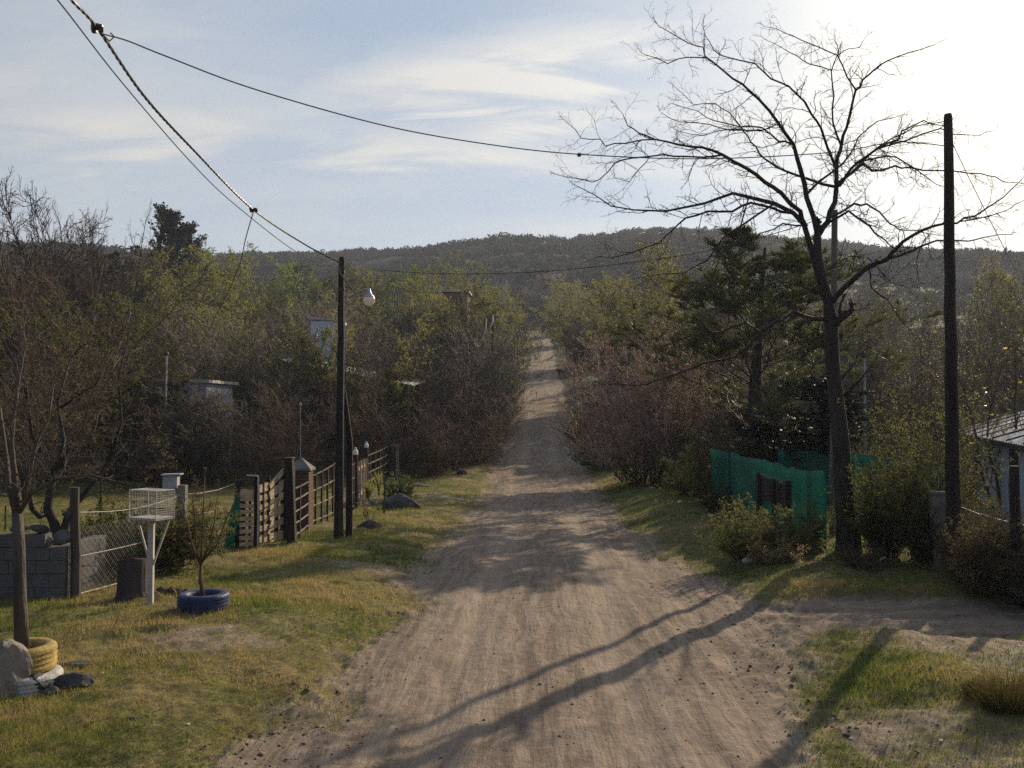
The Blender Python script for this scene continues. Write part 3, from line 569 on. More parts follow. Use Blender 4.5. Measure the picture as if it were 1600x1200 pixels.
# ------------------------------------------------------------------ trees and shrubs one can tell apart
BU = 'trees of the wooded slopes'
T = [
 # skyline, left
 ('bare_dark', 50, 306, 44, 230, 'dense bare shrub top on the skyline near the left edge'),
 ('bare_dark', 150, 340, 52, 170, 'fine twigged bare crown on the left skyline beside the low thorn tree'),
 ('thorn_a', -30, 288, 40, 300, 'bare thorn tree cut by the left edge, its twigs highest against the sky'),
 ('thorn_a', 105, 318, 42, 220, 'bare arching thorn tree on the left skyline right of the highest twigs'),
 ('thorn_a', 185, 352, 60, 170, 'low bare rounded thorn tree against the sky just left of the black evergreen'),
 ('evergreen', 196, 326, 95, 95, 'black evergreen standing above the left skyline'),
 ('evergreen', 292, 362, 104, 54, 'small dark evergreen crown at the right foot of the black evergreen'),
 ('bud_a', 330, 374, 120, 80, 'thin pale budding tree on the skyline right of the black evergreen'),
 ('olive_b', 40, 398, 60, 240, 'dull green wide tree below the left skyline twigs'),
 ('olive_a', 165, 408, 70, 190, 'dull green rounded tree below the low thorn tree'),
 ('bud_b', 262, 392, 90, 130, 'yellowish rounded tree directly under the black evergreen'),
 ('bud_b', 308, 412, 66, 175, 'large domed yellow green tree with pale stems, left of the hanging service cable'),
 ('olive_a', 372, 408, 110, 90, 'olive tree on the slope behind the hanging service cable'),
 ('bright', 450, 416, 125, 66, 'vivid green tree on the slope left of the pole with the street lamp'),
 ('olive_a', 410, 428, 92, 90, 'dark olive tree left of the vivid green tree'),
 ('thorn_a', 430, 452, 76, 100, 'dark bare tree below the vivid green tree'),
 ('olive_b', 500, 424, 105, 110, 'olive tree crossed by the pole with the street lamp'),
 ('olive_b', 562, 424, 112, 100, 'olive tree above the street lamp'),
 ('bright', 652, 414, 120, 44, 'narrow vivid green tree rising from a yellow green crown'),
 ('bud_b', 628, 432, 92, 150, 'broad yellow green tree right of the street lamp'),
 ('bud_a', 712, 408, 150, 88, 'pale rounded tree behind the small brick house'),
 ('bare_a', 560, 470, 78, 110, 'dark bare tree behind the street lamp globe'),
 ('bud_a', 770, 448, 128, 72, 'yellowish bush beside the far pair of posts'),
 ('olive_a', 796, 474, 120, 50, 'green bush leaning over the left edge of the far road'),
 ('bare_c', 745, 470, 100, 90, 'bare shrub below the far pair of posts'),
 ('bare_a', 700, 478, 78, 110, 'bare shrub in front of the small brick house'),
 # thicket wall, left
 ('bare_b', 20, 430, 33, 240, 'dense brown shrub at the left edge behind the crooked black tree'),
 ('olive_b', 120, 450, 38, 230, 'brown green tree behind the wooden fence post'),
 ('olive_a', 205, 478, 42, 130, 'olive shrub with a lit green shoulder left of the steel mast'),
 ('bare_b', 245, 520, 40, 150, 'brown tangled shrub at the steel mast'),
 ('bare_a', 300, 488, 55, 130, 'bare shrub with pale upright stems above the blue house'),
 ('bare_c', 345, 500, 48, 130, 'grey shrub with upright stems right of the blue house'),
 ('bare_a', 395, 512, 52, 120, 'grey upright shrub between the blue house and the white shed'),
 ('poplar_b', 432, 500, 46, 100, 'leafy shrub with yellow specks in front of the white shed'),
 ('bare_b', 420, 590, 38, 150, 'dark bare shrub behind the brick gate pillar'),
 ('bare_a', 475, 560, 46, 120, 'bare shrub under the white shed'),
 ('poplar_b', 520, 490, 50, 90, 'upright shrub behind the pole with the street lamp'),
 ('bud_a', 566, 496, 47, 120, 'shrub with small yellow leaves just right of the street lamp pole'),
 ('bare_b', 590, 560, 42, 140, 'dark spreading shrub over the rail fence'),
 ('bare_c', 620, 520, 52, 110, 'grey brown shrub above the rusty roof edge'),
 ('bare_a', 668, 516, 50, 120, 'grey upright shrub right of the rusty roof edge'),
 ('bare_a', 715, 505, 54, 120, 'tall grey shrub left of the hanging white cable coil'),
 ('bare_b', 700, 590, 46, 150, 'bare shrub over the stone heap at the roadside'),
 ('bare_c', 752, 524, 64, 90, 'brown shrub under the hanging white cable coil'),
 ('bare_b', 752, 580, 52, 100, 'bare shrub at the left road bank'),
 ('bare_c', 786, 545, 84, 52, 'low brown shrub touching the left side of the climbing road'),
 ('bare_a', 803, 502, 150, 36, 'small bare shrub at the left of the far bend'),
 # right of the road
 ('bare_a', 828, 440, 215, 80, 'dark bare tree closing the far end of the road'),
 ('bare_b', 800, 452, 200, 50, 'dark bare tree left of the far end of the road'),
 ('bare_a', 874, 474, 185, 38, 'bare grey tree right of the far end of the road'),
 ('bud_a', 884, 442, 160, 62, 'yellow green tree right of the far road end'),
 ('bud_b', 935, 438, 118, 92, 'yellow green tree in the middle of the right slope row'),
 ('bare_b', 906, 494, 118, 60, 'bare grey shrub leaning over the right of the far road'),
 ('bud_b', 1038, 402, 72, 150, 'largest yellow green tree right of the road, its leafy top before the hill'),
 ('bud_a', 985, 450, 80, 90, 'yellow green shrub at the left shoulder of the largest yellow green tree'),
 ('bud_b', 1105, 430, 84, 110, 'yellow green tree behind the pine'),
 ('red_a', 1010, 500, 39, 190, 'round reddish shrub with fine upright twigs beside the road'),
 ('bare_b', 958, 550, 60, 66, 'bare shrub left of the round reddish shrub'),
 ('bare_b', 950, 620, 48, 90, 'dark low shrub at the right road edge'),
 ('bare_b', 1075, 570, 38, 120, 'dark bare shrub between the reddish shrub and the pine'),
 ('pine', 1180, 362, 33, 265, 'pine with open needle tufts behind the green net fence'),
 ('bare_c', 1250, 470, 48, 120, 'sparse leafed tree behind the pine on its right side'),
 ('evergreen', 1215, 600, 29, 150, 'dark leafy evergreen shrub hanging over the green net fence'),
 ('olive_a', 1120, 650, 29, 90, 'green shrub at the far end of the green net fence'),
 ('bare_b', 1130, 484, 63, 70, 'bare shrub hiding the front of the hut behind the pine'),
 ('olive_a', 1140, 492, 60, 60, 'dull olive shrub before the hut behind the pine'),
 ('bare_a', 1350, 470, 52, 110, 'grey bare tree right of the bare tree trunk'),
 ('bare_c', 1345, 455, 80, 110, 'dull grey yellow tree behind the bare tree trunk'),
 ('poplar_b', 1400, 455, 48, 110, 'tall slender tree with upright twigs between trunk and dark pole'),
 ('poplar_a', 1448, 436, 44, 80, 'slender tree speckled with bright yellow leaves left of the dark pole'),
 ('poplar_a', 1515, 438, 42, 100, 'slender tree speckled with bright yellow leaves right of the dark pole'),
 ('poplar_b', 1580, 448, 25.5, 170, 'dense twiggy tree behind the metal roof at the right edge'),
 ('bare_a', 1560, 480, 46, 120, 'grey bare tree over the roof of the blue walled house'),
 ('bud_a', 1600, 410, 75, 90, 'yellow green tree at the right edge below the hill line'),
 ('poplar_b', 1625, 470, 40, 130, 'upright twiggy tree cut by the right edge'),
 ('bare_b', 1385, 560, 36, 120, 'dark bare shrub behind the slim lamp mast'),
 ('bare_b', 1460, 580, 34, 130, 'bare shrub behind the dark pole'),
 ('poplar_a', 1415, 600, 27, 90, 'small tree with scattered yellow leaves behind the green vine'),
 ('poplar_a', 1502, 610, 17.5, 52, 'thin stemmed shrub with scattered pale leaves before the house window'),

 ('olive_a', 706, 458, 79, 120, 'dark olive shrub crowding the front of the small brick house'),
 ('bud_b', 742, 462, 75, 100, 'yellow green shrub at the right foot of the small brick house'),
 ('olive_b', 712, 476, 70, 120, 'dull green tree before the small brick house'),
 ('bud_a', 712, 464, 77, 80, 'yellow green shrub hiding the foot of the small brick house'),
 ('olive_a', 690, 480, 74, 70, 'olive shrub at the left foot of the small brick house'),
 ('bare_c', 290, 612, 39, 120, 'grey shrub standing before the shadowed blue house'),
 ('bare_b', 262, 640, 37.5, 110, 'brown shrub at the foot of the steel mast'),
 ('bare_a', 322, 606, 38.5, 90, 'twiggy shrub at the right corner of the shadowed blue house'),
 ('olive_a', 500, 528, 47, 90, 'olive shrub hiding the foot of the whitish shed'),
]
for t in T: plant(*t, group=BU, rot=0.0 if t[1] == 196 else None)
# the rest of the woods: trees between the ones above
rg = random.Random(5)
kinds = {'bare_a': 'bare grey', 'bare_b': 'bare brown', 'bare_c': 'sparse leafed grey', 'bud_a': 'yellow budding', 'olive_a': 'dull olive', 'thorn_a': 'dark thorny', 'olive_b': 'wide olive', 'bud_b': 'wide yellowish', 'poplar_b': 'upright twiggy'}
def where(px, d):
    side = 'left of the road' if px < 830 else 'right of the road'
    if px < 180: h = 'behind the crooked black tree'
    elif px < 380: h = 'around the blue house'
    elif px < 560: h = 'around the white shed'
    elif px < 720: h = 'around the small brick house'
    elif px < 830: h = 'beside the climbing road'
    elif px < 960: h = 'near the climbing road'
    elif px < 1110: h = 'behind the reddish shrub'
    elif px < 1300: h = 'behind the pine'
    elif px < 1470: h = 'left of the dark pole'
    else: h = 'beyond the blue walled house'
    return f'{side}, {h}, '+('near' if d < 70 else 'farther' if d < 120 else 'far up')
cnt = 0
for k in range(420):
    d = rg.choice([rg.uniform(52, 100), rg.uniform(90, 200)]); px = rg.uniform(-330, 1930); X = (px-800)/F*d
    if ledge(d)-4.6 < X < redge(d)+4.6 or (d < 60 and px < 420): continue
    hh = rg.uniform(3.6, 5.6)*(1.0 if d < 120 else .8); gz = Hs(X, d); top = 650-(gz+hh-CZ)*K(d)
    lim = np.interp(px, [0, 380, 420, 560, 690, 740, 800, 860, 920, 1000, 1110, 1300, 1480, 1600], [400, 415, 430, 440, 478, 470, 470, 500, 470, 440, 450, 460, 455, 450])
    if top < lim: hh = (650-lim)/K(d)+CZ-gz; top = lim
    if hh < 1.8: continue
    kd = rg.choice(list(kinds)) if rg.random() < .42 else rg.choice(['bare_a', 'bare_b', 'bare_c', 'bare_a'])
    if px > 1240 and kd[:2] in ('ol', 'bu'): kd = rg.choice(['bare_a', 'bare_c', 'poplar_b'])
    plant(kd, px, top, d, hh*rg.uniform(.85, 1.3)*K(d), f'{kinds[kd]} {"tree" if "tree" in NAMES[kd] else "shrub"} {where(px, d)}', group=f'{kinds[kd]} woods {where(px, d)}'); cnt += 1
    if cnt >= 190: break
# beside the picture on the right: the trees that shade the lane
for key, X, Y, h, wd in (('bare_b', 17.5, 23.5, 7.0, 4.5), ('olive_b', 20.5, 26.5, 7.5, 5), ('bare_b', 13.5, 12.0, 5.2, 5), ('olive_a', 16, 16.5, 5.0, 5), ('olive_b', 12.6, 7.6, 4.2, 4.2)):
    px = 800+F*X/Y; gz = Hs(X, Y); plant(key, px, 650-(gz+h-CZ)*K(Y), Y, wd*K(Y), 'tree beyond the right edge of the view that shades the side path', cat='tree', group='shade trees')

# ------------------------------------------------------------------ houses
def PG(px, py):  # point on the ground seen at a photo pixel
    return ground(px, py)
def at(px, d, py=None, z=None, dz=None):
    p = P(px, py if py is not None else 650, d)
    if z is not None: p.z = z
    elif dz is not None: p.z = Hs(p.x, d)+dz
    return p
def wall_box(m, a, b, zlo, zhi, th=.2):
    a = Vector(a); b = Vector(b); c = (a+b)/2; d = b-a; m.box((c.x, c.y, (zlo+zhi)/2), (d.length, th, zhi-zlo), rz=math.atan2(d.y, d.x)); return m
# near house, right
ht = thing('house', 'pale blue walled house with a grey metal roof behind the right fence', 'house', (13.0, 24, Hs(13, 24)))
Lc = Vector((17.8, 36, 0)); Rc = Vector((8.9, 14.0, 0)); e = (Rc-Lc).normalized(); nb_ = Vector((.93, -.37, 0)); ze = CZ-.62
g0 = Hs(13, 24)-.6
wm = MB(); wall_box(wm, Lc+nb_*.35, Rc+nb_*.35, g0, ze-.04)
wall_box(wm, Lc+nb_*.45, Lc+nb_*7, g0, ze-.04); wall_box(wm, Rc+e*-.15+nb_*.45, Rc+e*-.15+nb_*7, g0, ze-.045); wm.build('wall', 'wall_blue', ht)
rf = MB(); up_ = Vector((0, 0, 1)); nrib = 44
A = Lc-nb_*.1-e*.3; B = Rc-nb_*.1; ridge = nb_*3.6+up_*1.15
def corr(m, A, B, S, n, amp=.022, th=.012):
    ax = (B-A); nm_ = ax.normalized().cross(S.normalized()); nm_ = nm_ if nm_.z > 0 else -nm_
    vs = []
    for lay in (0, -th):
        for i in range(n+1):
            q = A+ax*(i/n)+nm_*(amp*(1 if i % 2 else -1)+lay); vs += [q, q+S]
    fs = []
    for i in range(n): fs += [(2*i, 2*i+2, 2*i+3, 2*i+1), (2*(n+1)+2*i, 2*(n+1)+2*i+1, 2*(n+1)+2*i+3, 2*(n+1)+2*i+2), (2*i, 2*(n+1)+2*i, 2*(n+1)+2*i+2, 2*i+2)]
    return m.add(vs, fs)
corr(rf, A+up_*(ze), B+up_*(ze), ridge, 150); corr(rf, A+up_*ze+ridge*2-up_*2.3, B+up_*ze+ridge*2-up_*2.3, -ridge+up_*2.3, 150, th=-.012)
ro = rf.build('roof', 'roof_metal', ht)
fb = MB(); 
for i in range(1, 9): q = A+(B-A)*(i/9)+up_*(ze+.03); fb.beam(q, q+ridge, .05, .035)
fb.build('roof_seam', 'dark_metal', ro)
fa = MB(); fa.beam(A+up_*(ze-.07), B+up_*(ze-.07), .12, .04); fa.build('fascia', 'dark_wood', ht)
def window(m, parent, c, rz, wd, hh, fr=.06):
    o = MB(); 
    for s in (-1, 1): o.box(Vector(c)+Vector((math.cos(rz)*s*wd/2, math.sin(rz)*s*wd/2, 0)), (fr, .10, hh+fr), rz)
    o.box(Vector(c)+up_*(hh/2+fr*0.99), (wd+fr, .10, fr), rz); o.box(Vector(c)-up_*(hh/2+fr*.99), (wd+.2, .16, fr), rz); o.box(Vector(c), (.03, .07, hh), rz)
    f = o.build('window', 'post_wood', parent); g = MB(); g.box(Vector(c), (wd-fr, .035, hh-.005), rz); g.build('pane', 'window_dark', f)
rz = math.atan2(e.y, e.x)
for px_ in (1567, 1512):
    k_ = (px_-800)/F; t_ = (Lc.x-k_*Lc.y)/(k_*e.y-e.x); q = Lc+e*t_+nb_*.35-nb_*.125
    wdn = .95 if px_ == 1567 else .8; zc = CZ-(726-650)/K(q.y); window(None, ht, (q.x, q.y, zc), rz, wdn, .95)
# small brick house far left of the road
def far_house(name, label, px, d, ytop, wpx, ybot, rot, mat, wins=((0, .5),), roofmat='roof_metal', over=.25):
    c = P(px, ytop, d); wd = wpx/K(d); gz = Hs(c.x, d+1.5); zt = c.z; h = max(zt-gz, 1.8); t = thing(name, label, 'house', (c.x, d+1.5, gz))
    m = MB(); m.box((c.x, d+1.5, zt-h/2-.1), (wd, 3.0, h-.04), rot); m.build('wall', mat, t)
    r = MB(); r.box((c.x, d+1.5, zt-.02), (wd+over*2, 3.0+over*2, .14), rot, ry=R(1.5)); r.build('roof', roofmat, t)
    for u, s in wins:
        q = Vector((c.x+math.cos(rot)*u*wd/2-math.sin(rot)*-1.52*1, d+1.5+math.sin(rot)*u*wd/2-math.cos(rot)*1.52, zt-.95)); window(None, t, q, rot, s, .75)
    return t
far_house('house', 'small brick house with a flat pale roof on the far left slope', 708, 82, 455, 46, 480, R(-3), 'wall_brick', ((.25, .9), (-.5, .6)))
far_house('shed', 'whitish blue walled shed with pale roof edge just left of the street lamp pole', 505, 55, 498, 44, 600, R(4), 'wall_pale', (), roofmat='white_paint', over=.12)
far_house('house', 'shadowed blue grey house behind the steel mast', 282, 42.5, 594, 95, 720, R(-6), 'wall_blue', ((.1, .8), (-.6, .7)))
far_house('hut', 'pale roofed hut half hidden behind the pine', 1133, 66, 480, 40, 520, R(2), 'wall_brick', ())
t = thing('shed_roof', 'long rusty edged metal roof among the bare shrubs left of the road', 'roof', at(540, 49, 590))
m = MB(); a = P(435, 562, 50); b = P(645, 602, 46.5); corr(m, a, b, Vector((.4, 3.4, .35)), 70, .03); m.build('sheet', 'roof_metal', t)
m = MB(); m.beam(a-up_*.08, b-up_*.08, .13, .05); m.build('edge_board', 'post_wood', t)
for u in (.03, .35, .68, .97):
    for back in (0, 1):
        q = a+(b-a)*u+Vector((.4, 3.4, .35))*back; m = MB(); m.tube([(q.x, q.y, Hs(q.x, q.y)-.2), (q.x, q.y, q.z-.05)], .07, 6); m.build('post', 'pole_grey_wood', t)

# ------------------------------------------------------------------ poles, lamps, cables
def wood_pole(name, label, px, ybase, pxt, ytop, r0, r1, mat, d=None, slant=.0, knots=5):
    g = PG(px, ybase) if d is None else Vector((P(px, 650, d).x, d, Hs(P(px, 650, d).x, d))); g.z = Hs(g.x, g.y); tp = P(pxt, ytop, g.y)
    t = thing(name, label, 'pole', g); n = 14; rr = random.Random(px); pts = []; rs = []
    for i in range(n+1):
        u = i/n; q = g+(tp-g)*u; pts.append(q+Vector((rr.uniform(-.008, .008), rr.uniform(-.008, .008), -.4 if i == 0 else 0))); rs.append((r0*(1-u)+r1*u)*(1.18 if i == 0 else 1.0)*rr.uniform(.97, 1.03))
    pts[-1].z = tp.z-.05; pts.append(tp+Vector((-.0, 0, 0))); rs.append(r1*.80)
    m = MB(); m.tube(pts, rs, 14); m.build('shaft', mat, t, smooth=False); return t, g, tp
dp, gd, td = wood_pole('utility_pole', 'thick dark wooden pole standing alone at the right of the view', 1490, 902, 1481, 178, .118, .068, 'pole_wood')
lp_, gl_, tl = wood_pole('utility_pole', 'dark wooden pole carrying the street lamp left of the road', 529, 842, 534, 401, .108, .066, 'pole_wood')
gp_, gg, tg = wood_pole('utility_pole', 'weathered grey wooden pole touching the trunk of the bare tree', 1299, 846, 1304, 328, .078, .066, 'pole_grey_wood', d=19.6)
# strapped stub on lamp pole
m = MB(); q = Vector((gl_.x+.20, gl_.y+.22, gl_.z)); m.tube([q-up_*.3, q+up_*2.2, q+Vector((-.12, -.12, 3.4))], [.085, .075, .05], 10); m.build('brace_post', 'pole_wood', lp_)
m = MB(); m.tube([gl_+Vector((.11, -.06, .8)), gl_+Vector((.10, -.06, 3)), Vector((tl.x+.085, tl.y-.06, tl.z-1.3))], .014, 6); m.build('conduit', 'steel', lp_)
m = MB()
for dz in (.35, .75): m.lathe((tl.x, tl.y, tl.z-dz), [(.0, -.03), (.082, -.03), (.084, .03), (.0, .03)], 12)
m.build('band', 'dark_metal', lp_)
m = MB(); m.tube([(tl.x, tl.y-.1, tl.z-.25), (tl.x-.02, tl.y-.16, tl.z-.4), (tl.x+.1, tl.y-.12, tl.z-.55), (tl.x+.4, tl.y-.05, tl.z-.95)], .016, 6); m.build('cable_loop', 'cable', lp_)
# street lamp on a bracket
sl_ = thing('street_lamp', 'white globe street lamp on a thin arm fixed to the dark wooden pole', 'lamp', Vector((tl.x+.08, tl.y, tl.z-1.15)))
K22 = K(gl_.y); arm0 = P(545, 466, gl_.y-.05); arm1 = P(577, 452, gl_.y-.5)
m = MB(); m.tube([arm0, arm0+(arm1-arm0)*.4+up_*.04, arm0+(arm1-arm0)*.8+up_*.05, arm1], .017, 8); m.build('arm', 'steel', sl_)
m = MB(); m.lathe(arm1-up_*.01, [(.001, .04), (.028, .03), (.035, -.03), (.06, -.09), (.115, -.155), (.120, -.175), (.10, -.17), (.001, -.10)], 20); m.build('shade', 'lamp_metal', sl_, smooth=True)
m = MB(); pr = [(.112, -.172)]+[(.135*math.cos(R(a)), -.245+.13*math.sin(R(a))) for a in range(30, -91, -12)]; pr[-1] = (.001, pr[-1][1]); m.lathe(arm1, pr, 20); m.build('globe', 'glass_white', sl_, smooth=True)
def cabl(name, label, pts, r, k=5, twist=0, parent=None, mat='cable'):
    m = MB(); pts = [Vector(p) for p in pts]; out = []
    for i in range(len(pts)-1):
        p0 = pts[max(i-1, 0)]; p1 = pts[i]; p2 = pts[i+1]; p3 = pts[min(i+2, len(pts)-1)]
        for j in range(10):
            t_ = j/10; out.append(.5*((2*p1)+(-p0+p2)*t_+(2*p0-5*p1+4*p2-p3)*t_*t_+(-p0+3*p1-3*p2+p3)*t_**3))
    out.append(pts[-1])
    if twist:
        fin = []
        for i in range(len(out)-1): fin += [out[i]+(out[i+1]-out[i])*j/5 for j in range(5)]
        fin.append(out[-1])
        for ph in (0, 2.09, 4.19):
            q = []; s_ = 0
            for i, p in enumerate(fin):
                if i: s_ += (p-fin[i-1]).length
                a_ = s_*twist+ph; q.append(p+Vector((math.cos(a_)*r*.8, .3*math.sin(a_)*r, math.sin(a_)*r*.8)))
            m.tube(q, r*.75, k)
    else: m.tube(out, r, k)
    o = m.build(name, mat, parent)
    if not parent: tag(o, label, 'cable')
    return o
yl = gl_.y
TL = Vector((tl.x, yl-.09, P(533, 412, yl).z))
J1 = P(396, 328, 15.8); J0 = P(152, 44, 9.3)
cabl('overhead_cable', 'thick twisted overhead cable running from the street lamp pole to the upper left', [TL, P(478, 383, 18.9), J1, P(300, 232, 12.7), P(225, 150, 10.9), J0, P(112, 0, 8.6), P(30, -95, 7.6), P(-120, -300, 6.2), P(-500, -800, 4.4), (-4.5, 0, 7.0), (-4.6, -6, 8.0)], .012, 5, 16)
cabl('overhead_cable', 'thinner overhead cable just below the thick twisted one', [Vector((tl.x, yl-.09, P(533, 421, yl).z)), P(470, 398, 18.7), P(370, 322, 15.6), P(300, 255, 13.4), P(190, 128, 10.6), P(90, 0, 8.7), P(5, -95, 7.7), P(-160, -300, 6.3), P(-560, -800, 4.5), (-4.7, 0, 6.9), (-4.8, -6, 7.9)], .008, 5)
TR = Vector((td.x-.03, gd.y-.05, td.z-.55))
cabl('overhead_cable', 'single overhead cable crossing the sky from the left clamp to the thick dark pole', [J0+Vector((.05, .03, -.05)), P(200, 64, 9.6), P(260, 88, 10.0), P(400, 140, 10.9), P(600, 196, 12.0), P(760, 225, 12.7), P(905, 241, 13.2), P(1100, 248, 13.8), P(1300, 238, 14.2), P(1400, 222, 14.45), TR], .0085, 5)
TG = Vector((tg.x, tg.y-.1, tg.z-.1))
cabl('overhead_cable', 'sagging cable over the road from the street lamp pole to the grey pole', [Vector((tl.x+.09, yl, tl.z-.22)), P(620, 424, 21.8), P(720, 428, 21.2), P(850, 424, 20.4), P(980, 411, 19.7), P(1100, 393, 19.1), P(1220, 362, 18.6), TG], .009, 5)
cabl('overhead_cable', 'thin service cable dropping from the thick dark pole to the house at the right', [Vector((td.x+.05, gd.y, td.z-.45)), P(1520, 290, 15.6), P(1560, 370, 17.5), P(1600, 445, 19.6), P(1650, 530, 22.5), (Lc+(Rc-Lc)*.4+nb_*.5+up_*(ze-.1))], .007, 5)
MTq = P(262, 582, 40)
cabl('overhead_cable', 'service cable hanging from the thick cable to the steel mast', [J1-up_*.03, P(384, 372, 17), P(372, 420, 19.3), P(345, 478, 24), P(315, 535, 30), P(290, 565, 35), MTq], .0095, 5)
m = MB()
for i in range(6): m.box(J0+Vector((random.Random(i).uniform(-.05, .05), random.Random(i+9).uniform(-.04, .04), random.Random(i+5).uniform(-.05, .05))), (.05, .04, .045), i)
m.tube([J0+Vector((.05, 0, -.06)), J0+Vector((.13, 0, -.14)), J0+Vector((.18, 0, -.09)), J0+Vector((.14, 0, -.05))], .008, 5); tag(m.build('cable_clamp', 'dark_metal'), 'black cable clamp where two cables part at the upper left', 'clamp')
m = MB()
for i in range(4): m.box(J1+Vector((random.Random(i).uniform(-.05, .05), 0, random.Random(i+5).uniform(-.03, .03))), (.06, .05, .05), i)
tag(m.build('cable_clamp', 'dark_metal'), 'black cable clamp where the service cable leaves the thick cable', 'clamp')
m = MB(); m.box(P(905, 242, 13.2), (.05, .05, .05), .5); tag(m.build('cable_clamp', 'dark_metal', bevel=.01), 'tiny dark knot on the cable left of the bare tree', 'clamp')
# slim masts
def mast(name, label, px, ybot, ytop, d, r, mat, cap='dark_metal', bracket=True):
    p = P(px, ytop, d); gz = Hs(p.x, d); t = thing(name, label, 'pole', (p.x, d, gz)); zb = max(gz, P(px, ybot, d).z) if ybot else gz
    m = MB(); m.tube([(p.x, d, zb-.15), (p.x, d, p.z-.1)], r, 8); m.build('shaft', mat, t)
    m = MB(); m.lathe((p.x, d, p.z-.12), [(r*1.05, -.05), (r*2.0, .02), (r*1.8, .12), (.001, .2)], 10)
    if bracket: m.tube([(p.x, d, p.z-.02), (p.x+.1, d, p.z+.08), (p.x+.2, d, p.z-.02)], r*.5, 5)
    m.build('cap', cap, t); return t
mast('steel_mast', 'slim pale steel mast with a bent black cap at the left', 260, None, 550, 40, .055, 'steel_white')
mast('lamp_mast', 'slim grey mast with dark fittings right of the bare tree trunk', 1350, None, 552, 30, .045, 'steel')
t = mast('white_post', 'white post standing in the shrubs under the pale shed', 493, None, 522, 50, .07, 'white_paint', 'white_paint', False)
t = thing('far_post_pair', 'pair of grey posts on the far left slope against the hill', 'post', at(788, 118, dz=0)); zt_ = P(788, 430, 118).z
for s in (-.17, .2):
    m = MB(); q = at(788, 118); m.tube([(q.x+s, 118, Hs(q.x, 118)-.2), (q.x+s, 118, zt_-abs(s)*3)], .10, 6); m.build('post', 'steel', t)
t = thing('utility_pole', 'dark far pole with white cable coils above the roadside shrubs', 'pole', at(770, 58, dz=0)); q = at(770, 58); gz = Hs(q.x, 58)
m = MB(); m.tube([(q.x, 58, gz-.2), (q.x, 58, P(770, 488, 58).z)], [.10, .07], 8); m.build('shaft', 'pole_wood', t)
m = MB(); m.tube([P(760, 497, 57.8), P(759, 515, 57.8), P(754, 533, 57.8), P(748, 542, 57.8), P(743, 536, 57.8), P(742, 528, 57.8), P(746, 531, 57.8)], .04, 5); m.build('cable_coil', 'litter', t)
m = MB(); m.tube([P(770, 492, 57.8), P(770, 503, 57.8), P(766, 512, 57.8)], .044, 5); m.build('cable_coil', 'litter', t)

# ------------------------------------------------------------------ left verge: fence, gate, pillar
rr = random.Random(3)
FP = [PG(118, 936), PG(284, 884), PG(372, 856)]
fn = thing('wire_fence', 'wire mesh fence on wooden posts between block wall and plank gate', 'fence', FP[0])
def post(parent, g, h, r, mat, sq=False, name='post', lean=(0, 0), k=8):
    m = MB(); top = g+Vector((lean[0], lean[1], h))
    if sq: m.beam(g-up_*.2, top, r*2, r*2, (0, 1, 0))
    else: m.tube([g-up_*.2, g+(top-g)*.4+Vector((r*.15, 0, 0)), g+(top-g)*.8-Vector((r*.1, 0, 0)), top], [r*1.1, r, r*.97, r*.9], k)
    return m.build(name, mat, parent)
post(fn, FP[0], (936-764)/K(FP[0].y), .075, 'post_wood', lean=(-.04, 0), k=10)
post(fn, FP[1], (884-760)/K(FP[1].y), .07, 'concrete', True)
a, b, c = FP
for nm, z0, z1 in (('wire', 1.28, 1.28), ('wire', .62, .62), ('wire', .06, .06)):
    m = MB(); pts = []
    for i in range(9): u = i/8; q = a+(b-a)*u; pts.append(q+up_*(z0-.10*math.sin(u*3.14)*(1 if z0 > 1 else .3)))
    if z0 > 1 or z0 > .5: pts += [b+(c-b)*u+up_*(z0+.05*u-.06*math.sin(u*3.14)) for u in (.3, .6, 1.0)]
    m.tube(pts, .006 if z0 > .1 else .009, 5); m.build('wire', 'white_wire', fn)
m = MB(); ab = b-a; Lh = ab.length; hh = .98; st_ = .062; n = int(Lh/st_)
for i in range(-int(hh/st_)-1, n+1):
    for s in (1, -1):
        x0 = i*st_; pts = []
        for j in range(0, int(hh/.031)+1):
            u = x0+(j*.031); z = j*.031
            if s < 0: u = x0+hh-(j*.031)
            if 0 <= u <= Lh: pts.append(a+ab*(u/Lh)+up_*(z+.08)+Vector((0, .01*(1 if (j+i) % 2 else -1), 0)))
        if len(pts) > 1: m.tube([pts[0], pts[-1]] if True else pts, .0022, 3, False)
m.build('mesh_net', 'wire', fn)
m = MB(); bc = c-b
for z in (.3, .9):
    m.tube([b+up_*z, b+bc*.5+up_*(z-.05), c+up_*z], .004, 4)
m.build('wire', 'white_wire', fn)
vines = []
